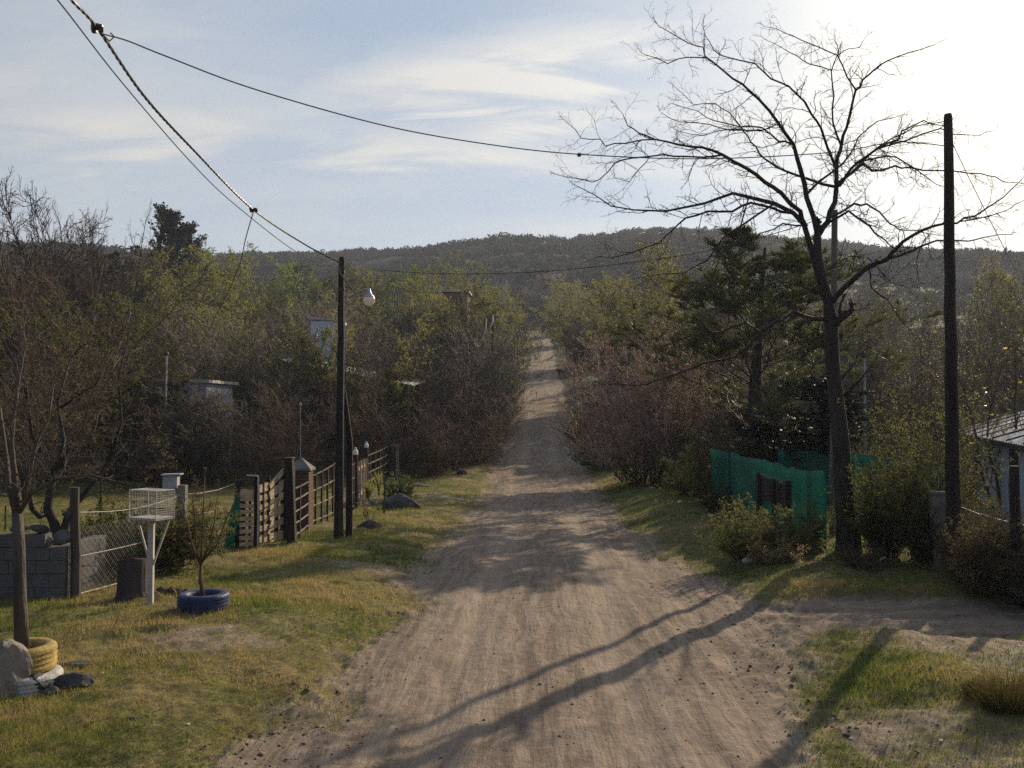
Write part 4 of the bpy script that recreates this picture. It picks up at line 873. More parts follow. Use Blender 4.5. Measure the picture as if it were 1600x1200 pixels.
# ivy on the concrete post + box
rng = np.random.default_rng(8)
def leafy(name, label, cat, c, rad, n, ls, mats, tw=60, parent=None, up=.4, seed=1, twl=.5, smat=None, asp=.5, group=None, hollow=.0):
    """irregular bush: twigs from the base plus leaves on them. c base centre, rad (x,y,z) half sizes"""
    rng = np.random.default_rng(seed); c = np.array(c, float); a = rng.uniform(0, 6.28, tw); rr_ = rng.uniform(0, .35, tw)
    st = np.stack([c[0]+rad[0]*rr_*np.cos(a), c[1]+rad[1]*rr_*np.sin(a), c[2]-.05+0*a], 1)
    tgt = np.stack([rad[0]*np.cos(a)*rng.uniform(.3, 1, tw), rad[1]*np.sin(a)*rng.uniform(.3, 1, tw), rad[2]*2*rng.uniform(.35, 1, tw)], 1)
    ln = np.linalg.norm(tgt, axis=1)
    lv = grow(rng, st, tgt, ln, .008+0*a, [dict(n=6, wob=.16, up=.03, tip=.4, kids=7, t0=.15, ang=(.4, 1.2), lr=(.25, .5), rmin=.0035), dict(n=4, wob=.22, up=.04, tip=.5, kids=4, t0=.1, ang=(.4, 1.2), lr=(.4, .7), rmin=.0022), dict(n=3, wob=.25, up=.02, tip=.6)])
    tv, tq, _ = merge([(*tubes(*lv[0], 4), 0)]); me = raw_mesh('stems', tv, tq, [MT[mats[0]]])
    per = max(1, int(n*1.7/(tw*28))); p, d = along(rng, lv[2], per, .05); p1, d1 = along(rng, lv[1], per, .1); p = np.concatenate([p, p1])
    lf = leaves(rng, p, ls, asp, up); cv, cq, cm = merge([(*tubes(*lv[1], 3), 0), (*tubes(*lv[2], 3), 0), (*lf, 1)])
    me2 = raw_mesh('foliage', cv, cq, [MT[mats[0]], MT[mats[1]]], cm)
    t_ = thing(name, label, cat, tuple(c), group) if parent is None else parent
    for nm, mm in (('stems', me), ('foliage', me2)):
        mm.transform(__import__('mathutils').Matrix.Translation(-wloc(t_))); o = bpy.data.objects.new(nm, mm); C.objects.link(o); o.parent = t_
    return t_
g = FP[1]+Vector((-.28, .1, 0))
leafy('vine', 'dark leafy vine wrapped round the concrete fence post by the bird cage', 'vine', g, (.22, .2, .62), 2600, .045, ('twig_dark', 'leaf_olive'), 30, seed=2)
mbx = thing('letter_box', 'small pale metal box on top of the vine wrapped fence post', 'box', g+up_*1.4)
m = MB(); m.box(g+up_*1.5+Vector((.03, 0, 0)), (.26, .2, .24), .1); m.build('body', 'steel_white', mbx, bevel=.01)
m = MB(); m.box(g+up_*1.635+Vector((.05, 0, 0)), (.34, .26, .022), .1, ry=-.03); m.build('lid', 'steel_white', mbx)
# shrub behind the chain link
q = (FP[0]+FP[1])*.5+Vector((-.25, 1.1, 0)); q.z = Hs(q.x, q.y)
leafy('shrub', 'rounded wiry green shrub behind the mesh fence', 'shrub', q, (1.35, .8, .58), 9000, .08, ('twig_brown', 'leaf_olive'), 90, seed=3, asp=.3)
# green plastic net rag
q = PG(364, 858); m = MB(); rr = random.Random(4)
for i in range(16):
    pts = []; x = rr.uniform(-.14, .10); y = rr.uniform(-.1, .1)
    for j in range(7): u = j/6; pts.append(q+Vector((x*(1-u*.6)-.06+u*.16+rr.uniform(-.03, .03), y+rr.uniform(-.03, .03), u*rr.uniform(.7, 1.25))))
    m.tube(pts, [rr.uniform(.01, .03) for _ in pts], 4)
tag(m.build('plastic_netting', 'green_bag'), 'torn bright green plastic netting hanging at the fence corner', 'netting')
# pallet-like narrow plank panel
g1 = PG(374, 858); g2 = PG(396, 856)
pn = thing('slat_panel', 'narrow pallet panel of short sunlit slats left of the plank gate', 'panel', g1)
post(pn, g1+Vector((-.03, .05, 0)), 1.38, .06, 'dark_wood', True)
post(pn, g2+Vector((.05, .02, 0)), 1.45, .06, 'dark_wood', False)
h_ = (856-768)/K(g1.y)
for i in range(9):
    z = .08+i*(h_-.1)/8; m = MB(); m.beam(g1+Vector((.0, -.02, z)), g2+Vector((0, -.02, z+rr.uniform(-.03, .03))), .085 if i < 8 else .16, .02); m.build('slat', 'plank_wood', pn)
for u in (.3, .7):
    m = MB(); q = g1+(g2-g1)*u+Vector((0, .02, 0)); m.beam(q, q+up_*h_, .05, .03, (1, 0, 0)); m.build('upright', 'dark_wood', pn)
# bent white pipe
q = g2+Vector((.10, -.05, 0)); m = MB(); zt_ = (858-746)/K(q.y); m.tube([q-up_*.1, q+up_*(zt_-.03), q+Vector((-.02, 0, zt_)), q+Vector((-.24, 0, zt_+.01))], .018, 8); tag(m.build('bent_pipe', 'white_paint'), 'white pipe with a bent top standing at the plank gate', 'pipe')
# plank gate (two leaves)
A0 = PG(399, 853); A1 = PG(418, 850); B1 = PG(443, 844)
gt = thing('plank_gate', 'weathered gate of wide sunlit planks between dark posts', 'gate', A0)
def leaf(p0, p1, h0, h1, n, gaps=.35, hgt=.12):
    for i in range(n):
        u = i/(n-1); a_ = p0+up_*(.12+u*(h0-.2)); b_ = p1+up_*(.12+u*(h1-.2)); m = MB(); s = rr.uniform(-.02, .02)
        m.beam(a_+up_*s, b_+up_*rr.uniform(-.02, .02), hgt*rr.uniform(.8, 1.3), .022); m.build('plank', 'plank_wood', gt)
leaf(A0, A1, 1.22, 1.30, 6, hgt=.13); leaf(A1+Vector((.03, .02, 0)), B1, 1.30, 1.62, 6, hgt=.15)
for q, h in ((A0+Vector((.02, .05, 0)), 1.25), (A1+Vector((0, .06, 0)), 1.42), (A0+(A1-A0)*.5+Vector((0, .05, 0)), 1.3), (A1+(B1-A1)*.5+Vector((0, .05, 0)), 1.35)):
    m = MB(); m.beam(q, q+up_*h, .07, .05, (1, 0, 0)); m.build('upright', 'dark_wood', gt)
m = MB(); m.beam(A1+Vector((.02, -.04, .2)), B1+Vector((-.02, -.03, 1.2)), .07, .03); m.build('brace', 'plank_wood', gt)
q = PG(449, 843); fp1 = thing('fence_post', 'broad dark post at the right end of the plank gate', 'post', q); post(fp1, q, 1.62, .13, 'dark_wood', True, 'shaft'); 
m = MB(); m.lathe(q+up_*.9+Vector((.14, -.14, 0)), [(.001, .02), (.04, .015), (.04, -.015), (.001, -.02)], 8); m.build('latch', 'dark_metal', fp1)
q = PG(457, 850); fp2 = thing('fence_post', 'leaning dark post with a sunlit edge before the brick pillar', 'post', q); post(fp2, q, 1.80, .085, 'dark_wood', True, 'shaft', lean=(-.09, 0))
m = MB(); m.box(q+Vector((-.08, 0, 1.81)), (.19, .19, .02)); m.build('cap', 'pole_grey_wood', fp2)
# brick pillar
q = PG(470, 829); bp_ = thing('brick_pillar', 'square brick gate pillar with a pointed concrete cap and thin rod', 'pillar', q); k_ = K(q.y); hz_ = (829-738)/k_; wd = .50
m = MB(); nb2 = int(hz_/.075)
for i in range(nb2):
    z = q.z-.1+i*(hz_+.1)/nb2
    for j in range(2):
        for s in range(2):
            off = (i % 2); w1 = wd*.5-.008
            m.box((q.x+(j-.5)*wd*.5, q.y+(s-.5)*wd*.5, z+.035), (w1-(.0 if off else .004), w1, .062), .18 if False else 0)
m.build('brickwork', 'brick', bp_); m = MB(); m.box((q.x, q.y, q.z+hz_/2-.05), (wd-.035, wd-.035, hz_+.1)); m.build('mortar', 'mortar', bp_)
m = MB(); z = q.z+hz_; m.add([(q.x+sx*.29, q.y+sy*.29, z+zz_) for zz_ in (0, .05) for sx, sy in ((-1, -1), (1, -1), (1, 1), (-1, 1))]+[(q.x, q.y, z+.32)], [(3, 2, 1, 0), (0, 1, 5, 4), (1, 2, 6, 5), (2, 3, 7, 6), (3, 0, 4, 7), (4, 5, 8), (5, 6, 8), (6, 7, 8), (7, 4, 8)]); cp_ = m.build('cap', 'concrete', bp_)
m = MB(); zz_ = P(466, 632, q.y).z; m.tube([(q.x-.02, q.y, z+.28), (q.x-.04, q.y, zz_)], .012, 6); m.lathe((q.x-.04, q.y, zz_), [(.001, -.04), (.03, -.02), (.03, .03), (.001, .05)], 8); m.build('rod', 'steel', bp_)
# rail fences
def rail_fence(name, label, p0, p1, h0, h1, nr_, ups, cat='fence', thick=.02):
    t = thing(name, label, cat, p0); d = p1-p0
    for i in range(nr_):
        u = i/(nr_-1); m = MB(); a_ = p0+up_*(.1+u*(h0-.12)); b_ = p1+up_*(.1+u*(h1-.12)); mid = (a_+b_)/2-up_*.02; m.tube([a_, mid, b_], thick, 6); m.build('rail', 'post_wood' if i == nr_-1 else 'pole_grey_wood', t)
    for i in range(ups):
        u = (i+.5)/ups; q = p0+d*u; q.z = Hs(q.x, q.y); m = MB(); m.beam(q-up_*.15, q+up_*((h0+(h1-h0)*u)+.06), .07, .05, (0, 1, 0)); m.build('upright', 'dark_wood', t)
    return t
rail_fence('rail_gate', 'light rail gate of thin bars right of the leaning dark post', PG(460, 845), PG(487, 824), 1.15, 1.2, 5, 2, 'gate')
rail_fence('rail_fence', 'rail fence between the brick pillar and the street lamp pole', PG(488, 823), PG(524, 806), 1.28, 1.5, 4, 4)
rail_fence('rail_fence', 'short rail fence just right of the street lamp pole', PG(545, 801), PG(554, 795), 1.35, 1.45, 4, 2)
for px_, yb, yt, lab in ((555, 795, 712, 'dark post with a white bottle shaped cap, left of the sunlit upright board'), (572, 772, 700, 'dark post with a white bottle shaped cap, right of the sunlit upright board')):
    q = PG(px_, yb); t = thing('fence_post', lab, 'post', q); h = (yb-yt)/K(q.y); post(t, q, h, .10, 'dark_wood', False, 'shaft')
    m = MB(); m.lathe(q+up_*h, [(.08, -.02), (.085, .10), (.04, .16), (.035, .22), (.001, .23)], 10); m.build('cap', 'litter', t)
p0, p1 = PG(560, 793), PG(571, 780); t = thing('board_panel', 'sunlit upright boards between the two white capped posts', 'panel', p0); hb_ = (793-723)/K(p0.y)
for u in (.1, .5, .9): m = MB(); q = p0+(p1-p0)*u; m.beam(q, q+up_*hb_, .14, .025, (1, 0, 0)); m.build('board', 'plank_wood', t)
for z in (.25, .85): m = MB(); m.beam(p0+up_*hb_*z+Vector((0, -.03, 0)), p1+up_*hb_*z+Vector((0, -.03, 0)), .12, .025); m.build('crosspiece', 'plank_wood', t)
rail_fence('rail_fence', 'rising rail fence beyond the white capped posts', PG(574, 770), PG(610, 750), 1.45, 1.6, 5, 5)
q = PG(611, 751); t = thing('fence_post', 'dark end post at the far end of the rail fences', 'post', q); post(t, q, 1.78, .11, 'dark_wood', False, 'shaft')
q = PG(619, 752); t = thing('fence_post', 'thin crooked post pair at the far fence end', 'post', q); post(t, q, 1.6, .04, 'pole_grey_wood', False, 'shaft'); post(t, q+Vector((.02, .5, 0)), 1.65, .04, 'pole_grey_wood', False, 'shaft')
m = MB(); m.beam(q+up_*1.6+Vector((-.3, 0, 0)), q+up_*1.58+Vector((.1, .5, 0)), .05, .05); m.build('crossbar', 'pole_grey_wood', t)
# sword leaf plants
def sword_plant(label, px, py, h, n, seed, mat='leaf_yellow', spread=.5, w=.05):
    g = PG(px, py); rr = random.Random(seed); t = thing('spiky_plant', label, 'plant', g); m = MB()
    for i in range(n):
        a = rr.uniform(0, 6.28); s = spread*rr.uniform(.2, 1); l = h*rr.uniform(.6, 1.1); dx, dy = math.cos(a), math.sin(a); px_, py_ = -dy*w/2, dx*w/2
        pts = [(g+Vector((dx*s*u*u*l+rr.uniform(-.01, .01), dy*s*u*u*l, l*(u-.18*u*u*s*2))), (1-u**2.5)) for u in (0, .35, .7, 1)]
        n0 = []; 
        for p, k in pts: n0 += [p+Vector((px_, py_, 0))*k, p-Vector((px_, py_, 0))*k+Vector((.003, 0, .006))]
        m.add(n0, [(0, 1, 3, 2), (2, 3, 5, 4), (4, 5, 7, 6)])
    m.build('leaves', mat, t); return t, g
tp_, g = sword_plant('yellow sword leaved plant in a stone ring before the white capped posts', 575, 788, .95, 60, 1)
m = MB()
for i in range(8): a = i*.785; m.v and None; r_ = rock((g.x+.32*math.cos(a), g.y+.25*math.sin(a), g.z+.05), (.13, .11, .10), i+4, sub=2); m.add(r_.v, r_.f)
tag(m.build('stone_ring', 'stone', smooth=False), 'ring of stones round the yellow sword leaved plant', 'planter')
sword_plant('taller yellow sword leaved plant behind the first one', 592, 776, 1.0, 45, 2, spread=.4)
g = PG(600, 804); t = thing('sapling', 'thin young sapling stem standing in the grass by the sword leaved plants', 'tree', g)
m = MB(); m.tube([g-up_*.1, g+Vector((.02, 0, .7)), g+Vector((-.04, 0, 1.5)), g+Vector((-.02, 0, 2.2))], [.035, .03, .02, .008], 6)
for i in range(7): a = i*2.1; z = .9+i*.17; m.tube([g+Vector((-.02, 0, z)), g+Vector((.25*math.cos(a), .2*math.sin(a), z+.3))], [.008, .003], 4)
m.build('trunk', 'twig_brown', t)
rk = rock(PG(630, 796)+up_*.12, (.68, .45, .42), 5); tag(rk.build('boulder', 'stone_dark'), 'dark boulder on the grass beside the rising rail fence', 'rock')
leafy('small_shrub', 'small wiry shrub growing behind the dark boulder', 'shrub', PG(622, 786), (.5, .35, .5), 1500, .07, ('twig_brown', 'leaf_olive'), 22, seed=5)
rk = rock(PG(577, 823), (.42, .35, .22), 6); tag(rk.build('earth_mound', 'soil'), 'small dark earth mound with dry weeds in front of the fences', 'mound')
leafy('dry_weed', 'thin dry weed growing on the small dark earth mound', 'weed', PG(577, 820)+up_*.1, (.25, .2, .3), 200, .03, ('twig_brown', 'straw'), 9, seed=6)
tag(rock(PG(722, 742), (.30, .22, .20), 15, sub=2).build('stone_heap', 'stone_dark'), 'dark stone lump at the left road bank by the shrubs', 'rock')
tag(rock(PG(655, 760), (.5, .3, .09), 16, sub=2).build('flat_stone', 'stone_dark'), 'flat dark stone in the grass before the shrubs', 'rock')

# ------------------------------------------------------------------ left foreground
g = PG(204, 936); m = MB(); rr = random.Random(8); n = 9; prof = []
for j in range(18):
    a = j*2*math.pi/18; prof.append((a, 1+.10*math.sin(3*a+1)+rr.uniform(-.05, .05)))
vs = []; hs = [0, .12, .3, .45, .56]; rs = [.26, .21, .20, .205, .20]
for h, r_ in zip(hs, rs):
    for a, k in prof: vs.append(g+Vector((r_*k*math.cos(a), r_*k*math.sin(a)*.9, h-.04+(0.05*math.cos(a+1)+.03*rr.random() if h == .56 else 0))))
fs = [(i*18+j, i*18+(j+1) % 18, (i+1)*18+(j+1) % 18, (i+1)*18+j) for i in range(4) for j in range(18)]+[tuple(range(72, 90))]
m.add(vs, fs); tag(m.build('tree_stump', 'stump'), 'bluish dark tree stump beside the bird cage post', 'stump')
m = MB()
for i in range(9): m_ = rock(g+Vector((.35+rr.uniform(0, .45), rr.uniform(-.1, .3), .04)), (rr.uniform(.05, .13), .08, rr.uniform(.04, .09)), i+20, sub=2); m.add(m_.v, m_.f)
tag(m.build('rubble_heap', 'soil'), 'small heap of dark rubble behind the bird cage post', 'rubble')
# bird cage on post
g = PG(235, 946); k_ = K(g.y); bc_ = thing('bird_cage', 'white wire bird cage mounted on a white post with braces', 'bird cage', g)
zc0, zc1 = (946-814)/k_, (946-769)/k_
m = MB(); m.beam(g-up_*.15, g+up_*(zc0-.01), .075, .06, (1, 0, 0)); m.build('post', 'white_paint', bc_)
for dx, z0 in ((-.16, .62), (.19, .55)):
    m = MB(); m.beam(g+Vector((dx*.18, -.01, z0)), g+Vector((dx*1.25, .02, zc0-.02)), .025, .02, (1, 0, 0)); m.build('brace', 'white_paint', bc_)
cw, cdp = .50, .34; ang = R(-24); ca, sa = math.cos(ang), math.sin(ang)
def cg(x, y, z): return g+Vector((x*ca-y*sa, x*sa+y*ca, z))
m = MB(); m.box(cg(0, 0, zc0+.012), (cw, cdp, .03), ang); m.build('tray', 'white_paint', bc_)
m = MB(); hgt = zc1-zc0
for i in range(18):
    x = -cw/2+cw*i/17
    for s in (-1, 1): m.tube([cg(x, s*cdp/2, zc0+.02), cg(x, s*cdp/2, zc1)], .0026, 4)
    m.tube([cg(x, -cdp/2, zc1), cg(x, cdp/2, zc1)], .003, 4)
for i in range(13):
    z = zc0+.02+hgt*i/13
    m.tube([cg(cw/2, -cdp/2, z), cg(cw/2, cdp/2, z)], .0035, 4)
    if i % 4 == 0: m.tube([cg(-cw/2, -cdp/2, z), cg(cw/2, -cdp/2, z)], .004, 4); m.tube([cg(-cw/2, cdp/2, z), cg(cw/2, cdp/2, z)], .004, 4); m.tube([cg(-cw/2, -cdp/2, z), cg(-cw/2, cdp/2, z)], .004, 4)
for sx in (-1, 1):
    for sy in (-1, 1): m.tube([cg(sx*cw/2, sy*cdp/2, zc0), cg(sx*cw/2, sy*cdp/2, zc1)], .007, 5)
for s in (-1, 1): m.tube([cg(-cw/2, s*cdp/2, zc1), cg(cw/2, s*cdp/2, zc1)], .007, 5); m.tube([cg(s*cw/2, -cdp/2, zc1), cg(s*cw/2, cdp/2, zc1)], .007, 5)
m.build('cage', 'white_wire', bc_)
m = MB(); m.tube([cg(-.2, 0, zc0+.14), cg(.2, .02, zc0+.15)], .008, 5); m.build('perch', 'twig_dark', bc_)
def tyre(name, label, c, ro_, wd, mat, rz=0, rim=.58, tread=28, soil=True):
    t = thing(name, label, 'tyre planter', c); m = MB(); n = 44; pr = []
    for a in range(0, 360, 18):
        x = math.cos(R(a)); z = math.sin(R(a)); pr.append((ro_*(rim+ (1-rim)*.5)+ro_*(1-rim)*.5*(abs(x)**.6)*(1 if x > 0 else -1), wd/2+wd/2*(abs(z)**.65)*(1 if z > 0 else -1)))
    pr = [(r_-(.012 if (r_ > ro_*.985) else 0), z) for r_, z in pr]
    m.lathe(c, pr, n, closed=True); b = m.build('casing', mat, t, smooth=True)
    m = MB()
    for z in (.22, .40, .60, .78): m.lathe((c[0], c[1], c[2]+wd*z), [(ro_-.02, -.012), (ro_-.0045, -.006), (ro_-.0045, .006), (ro_-.02, .012)], n, closed=True)
    m.build('tread', mat, b)
    if soil: m = MB(); m.lathe(c, [(ro_*(rim+.03), wd*.62), (ro_*.4, wd*.70), (.001, wd*.72)], 20); m.build('soil', 'soil', t, smooth=True)
    return t
g = PG(52, 1074); k_ = K(g.y); ct = P(34, 1000, g.y); zt_ = g.z
w0 = Vector((P(38, 1000, g.y).x, g.y, g.z-.03)); r_w = .36; tyre('tyre_planter', 'white painted tyre lying under the yellow one', w0, r_w, .20, 'tyre_white', soil=False)
y0 = w0+Vector((-.06, .05, .19)); tyre('tyre_planter', 'yellow painted tyre stacked on the white one round the young tree', y0, .335, .26, 'tyre_yellow')
g = PG(318, 950); tyre('tyre_planter', 'blue painted tyre round the small sapling', g-up_*.02, .345, .235, 'tyre_blue')
# small sapling in blue tyre
def twig_tree(name, label, g, stems_px, seed, mat, tw=(.25, .6), kids=7, leaf=None, cat='tree', ls=.03, per=2, k2=4, r_trunk=.02, up=.1, wob=.18):
    """stems_px: list of polylines (world points, radii)"""
    rng = np.random.default_rng(seed); t = thing(name, label, cat, g); m = MB()
    for pts, rs in stems_px: m.tube(pts, rs, 8 if rs[0] > .02 else 5)
    m.build('trunk', mat, t, smooth=True); st, di, ln, ra = [], [], [], []
    for pts, rs in stems_px:
        n = len(pts)
        for i in range(1, n):
            a_, b_ = Vector(pts[i-1]), Vector(pts[i]); segl = (b_-a_).length; cnt_ = max(1, int(kids*segl))
            if rs[i] > r_trunk: continue
            for _ in range(cnt_):
                u = rng.random(); st.append(a_+(b_-a_)*u); d_ = (b_-a_).normalized(); o_ = Vector(rng.normal(0, 1, 3)); o_ = (o_-d_*o_.dot(d_)).normalized(); an = rng.uniform(.5, 1.15)
                di.append(d_*math.cos(an)+o_*math.sin(an)); ln.append(rng.uniform(*tw)); ra.append(max(.0025, min(rs[i]*.5, .009)))
        st.append(Vector(pts[-1])); di.append((Vector(pts[-1])-Vector(pts[-2])).normalized()); ln.append(tw[1]*.4); ra.append(max(.003, rs[-1]))
    lv = grow(rng, [tuple(x) for x in st], [tuple(x) for x in di], ln, ra, [dict(n=6, wob=wob, up=up, tip=.45, kids=k2, t0=.25, ang=(.4, 1.1), lr=(.35, .7), rr=.7, rmin=.002), dict(n=5, wob=wob*1.15, up=up, tip=.5, kids=2, t0=.3, ang=(.4, 1.1), lr=(.3, .6), rr=.7, rmin=.0021), dict(n=3, wob=wob, up=up, tip=.5)])
    pr = [(*tubes(*l, 4), 0) for l in lv]; mats = [MT[mat]]
    if leaf: p, _ = along(rng, lv[2], per, .1); pr.append((*leaves(rng, p, ls), 1)); mats.append(MT[leaf])
    v, q, mi = merge(pr); v = v-np.array(wloc(t)); o = bpy.data.objects.new('crown', raw_mesh('crown', v, q, mats, mi)); C.objects.link(o); o.parent = t; return t
d0 = g.y; Tq = lambda px, py, dd=0: P(px, py, d0+dd)
stp = [([g+up_*.1, Tq(313, 905), Tq(314, 885)], [.030, .026, .022])]
for pts in ([(314, 885), (300, 850), (292, 815), (286, 780)], [(314, 885), (306, 850), (304, 810), (300, 765)], [(314, 882), (316, 840), (318, 790), (320, 748)], [(315, 880), (328, 850), (335, 815), (340, 770)], [(316, 878), (340, 850), (352, 815), (368, 780)]):
    stp.append(([Tq(x, y, rr.uniform(-.12, .12)*i) for i, (x, y) in enumerate(pts)], [.016, .012, .009, .005]))
twig_tree('sapling', 'small many stemmed sapling growing in the blue tyre', g, stp, 5, 'twig_brown', (.15, .4), 9, 'leaf_dry', ls=.03, per=1, up=.12)
# young tree in yellow tyre
g = y0+Vector((-.03, 0, .12)); d0 = g.y
st2 = [([Tq(34, 1010), Tq(31, 930), Tq(30, 860), Tq(27, 800)], [.072, .062, .058, .052])]
st2 += [([Tq(27, 802), Tq(15, 765, .1), Tq(8, 700, .2), Tq(0, 640, .2), Tq(-22, 560, .3)], [.045, .03, .022, .015, .008]),
        ([Tq(27, 802), Tq(22, 740, -.1), Tq(18, 690, -.1), Tq(28, 600, -.1), Tq(40, 540, -.1)], [.04, .03, .02, .014, .007]),
        ([Tq(28, 800), Tq(42, 765, .1), Tq(48, 730, .1), Tq(58, 690, .2), Tq(76, 655, .2), Tq(84, 600, .2)], [.042, .028, .022, .016, .012, .006]),
        ([Tq(30, 800), Tq(50, 770, -.2), Tq(90, 748, -.3), Tq(140, 742, -.3), Tq(180, 752, -.3)], [.03, .02, .015, .01, .005])]
twig_tree('young_tree', 'young leafless tree with a pale trunk growing out of the yellow tyre', g, st2, 7, 'young_bark', (.3, .8), 6, None, k2=5, r_trunk=.035)
# stones
q = PG(14, 1082); tag(rock((P(8, 1000, q.y-.1).x, q.y-.1, q.z+.16), (.26, .24, .37), 40, sub=4).build('boulder', 'stone', smooth=False), 'large rough pale boulder cut by the left edge', 'rock')
for i, (px_, py_, s, mt_, lb) in enumerate(((118, 1072, (.24, .14, .085), 'stone_dark', 'flat dark slate stone right of the white tyre'), (124, 1042, (.16, .1, .04), 'stone_dark', 'small flat grey stone behind the white tyre'), (60, 1080, (.13, .12, .13), 'stone_dark', 'dark angular stone against the white tyre beside the boulder'), (80, 1084, (.09, .07, .06), 'stone_dark', 'smallest dark stone in front of the white tyre'), (205, 1125, (.05, .05, .035), 'stone_dark', 'lone dark fist sized stone on the near left grass'))):
    q = PG(px_, py_); tag(rock(q+up_*s[2]*.4, s, 50+i).build('stone', mt_), lb, 'rock')
# block wall
g = PG(112, 940); d0 = g.y; bw = thing('block_wall', 'low wall of grey concrete blocks at the left edge', 'wall', (P(40, 900, d0+.3).x, d0+.3, g.z))
hw = (940-858)/K(d0); xr = P(98, 900, d0).x; xl = xr-3.2; m = MB(); bh = hw/4; rr = random.Random(1)
def block(m, x0, x1, z0, z1, y, th=.20): m.box(((x0+x1)/2, y, (z0+z1)/2), (x1-x0-.010, th, z1-z0-.010), jit=.002)
for r_ in range(4):
    off = .2 if r_ % 2 else 0; x = xr-off
    if off: block(m, xr-off, xr, g.z+r_*bh, g.z+(r_+1)*bh, d0+.1)
    while x > xl: block(m, x-.4, x, g.z+r_*bh, g.z+(r_+1)*bh, d0+.1); x -= .4
x = P(70, 900, d0).x
while x > xl: block(m, x-.4, x, g.z+4*bh, g.z+5*bh, d0+.1); x -= .4
for r_ in range(4):
    for j in range(3): m.box((xr-.1, d0+.2+.2+j*.4, g.z+(r_+.5)*bh), (.2, .39, bh-.01), jit=.002)
m.build('blocks', 'block', bw); m = MB(); m.box(((xl+xr)/2, d0+.1, g.z+2*bh-.1), (xr-xl-.03, .17, 4*bh+.16)); m.build('mortar', 'mortar', bw)
zt_ = g.z+4*bh
for i, (px_, s, z_, mt_, lb) in enumerate(((30, (.15, .14, .075), 5, 'stone_dark', 'rounded dark stone leftmost on the block wall'), (64, (.17, .15, .085), 5, 'stone_dark', 'pointed dark stone in the middle of the block wall top'), (98, (.14, .12, .14), 4, 'block', 'broken grey block standing on the right end of the block wall'), (104, (.07, .07, .07), 6.1, 'stone_dark', 'small stone on top of the broken grey block'), (76, (.075, .06, .085), 4, 'stone', 'pale diamond shaped stone on the block wall'))):
    q = P(px_, 800, d0+.1); tag(rock((q.x, q.y, g.z+z_*bh+s[2]*.85), s, 60+i).build('stone', mt_), lb, 'rock')
for px_, yb, yt, lb in ((156, 885, 755, 'thin iron rod post in the yard behind the mesh fence'), (8, 830, 792, 'thin leaning stick post in the yard at the left edge')):
    q = PG(px_, yb); m = MB(); m.tube([q-up_*.1, q+up_*(yb-yt)/K(q.y)], .022, 6); tag(m.build('rod_post', 'dark_metal'), lb, 'post')
# crooked black tree
g = PG(88, 868); g = Vector((P(88, 860, 18.2).x, 18.2, 0)); g.z = Hs(g.x, g.y); d0 = g.y
ct_ = [([g-up_*.1, Tq(90, 840), Tq(84, 815), Tq(75, 795), Tq(78, 770), Tq(86, 740)], [.14, .12, .10, .10, .08, .06]), ([Tq(76, 800), Tq(62, 806, -.2), Tq(50, 795, -.4), Tq(46, 775, -.5), Tq(30, 730, -.6), Tq(10, 690, -.8)], [.08, .07, .055, .05, .04, .02]),
       ([g, Tq(100, 830), Tq(108, 800, .1), Tq(125, 780, .2), Tq(145, 755, .3), Tq(170, 720, .4), Tq(200, 690, .6)], [.10, .09, .075, .065, .05, .035, .02]), ([Tq(86, 740), Tq(100, 690, .4), Tq(90, 630, .7), Tq(110, 560, 1)], [.06, .045, .03, .015]), ([Tq(86, 740), Tq(50, 680, -.4), Tq(40, 600, -.6), Tq(10, 540, -.5)], [.055, .04, .03, .012]),
       ([Tq(170, 720, .4), Tq(190, 660, .5), Tq(185, 590, .3), Tq(200, 530, .2)], [.04, .03, .02, .01]), ([Tq(145, 755, .3), Tq(190, 745, -.2), Tq(235, 730, -.4)], [.035, .025, .012]), ([Tq(90, 640, .7), Tq(150, 600, 1), Tq(180, 540, 1.4)], [.03, .02, .01])]
twig_tree('crooked_tree', 'crooked black tree with a wide brown twig crown behind the block wall', g, ct_, 9, 'trunk_dark', (.6, 1.5), 5, 'leaf_dry', ls=.05, per=3, k2=9, r_trunk=.07, up=.02, wob=.25)

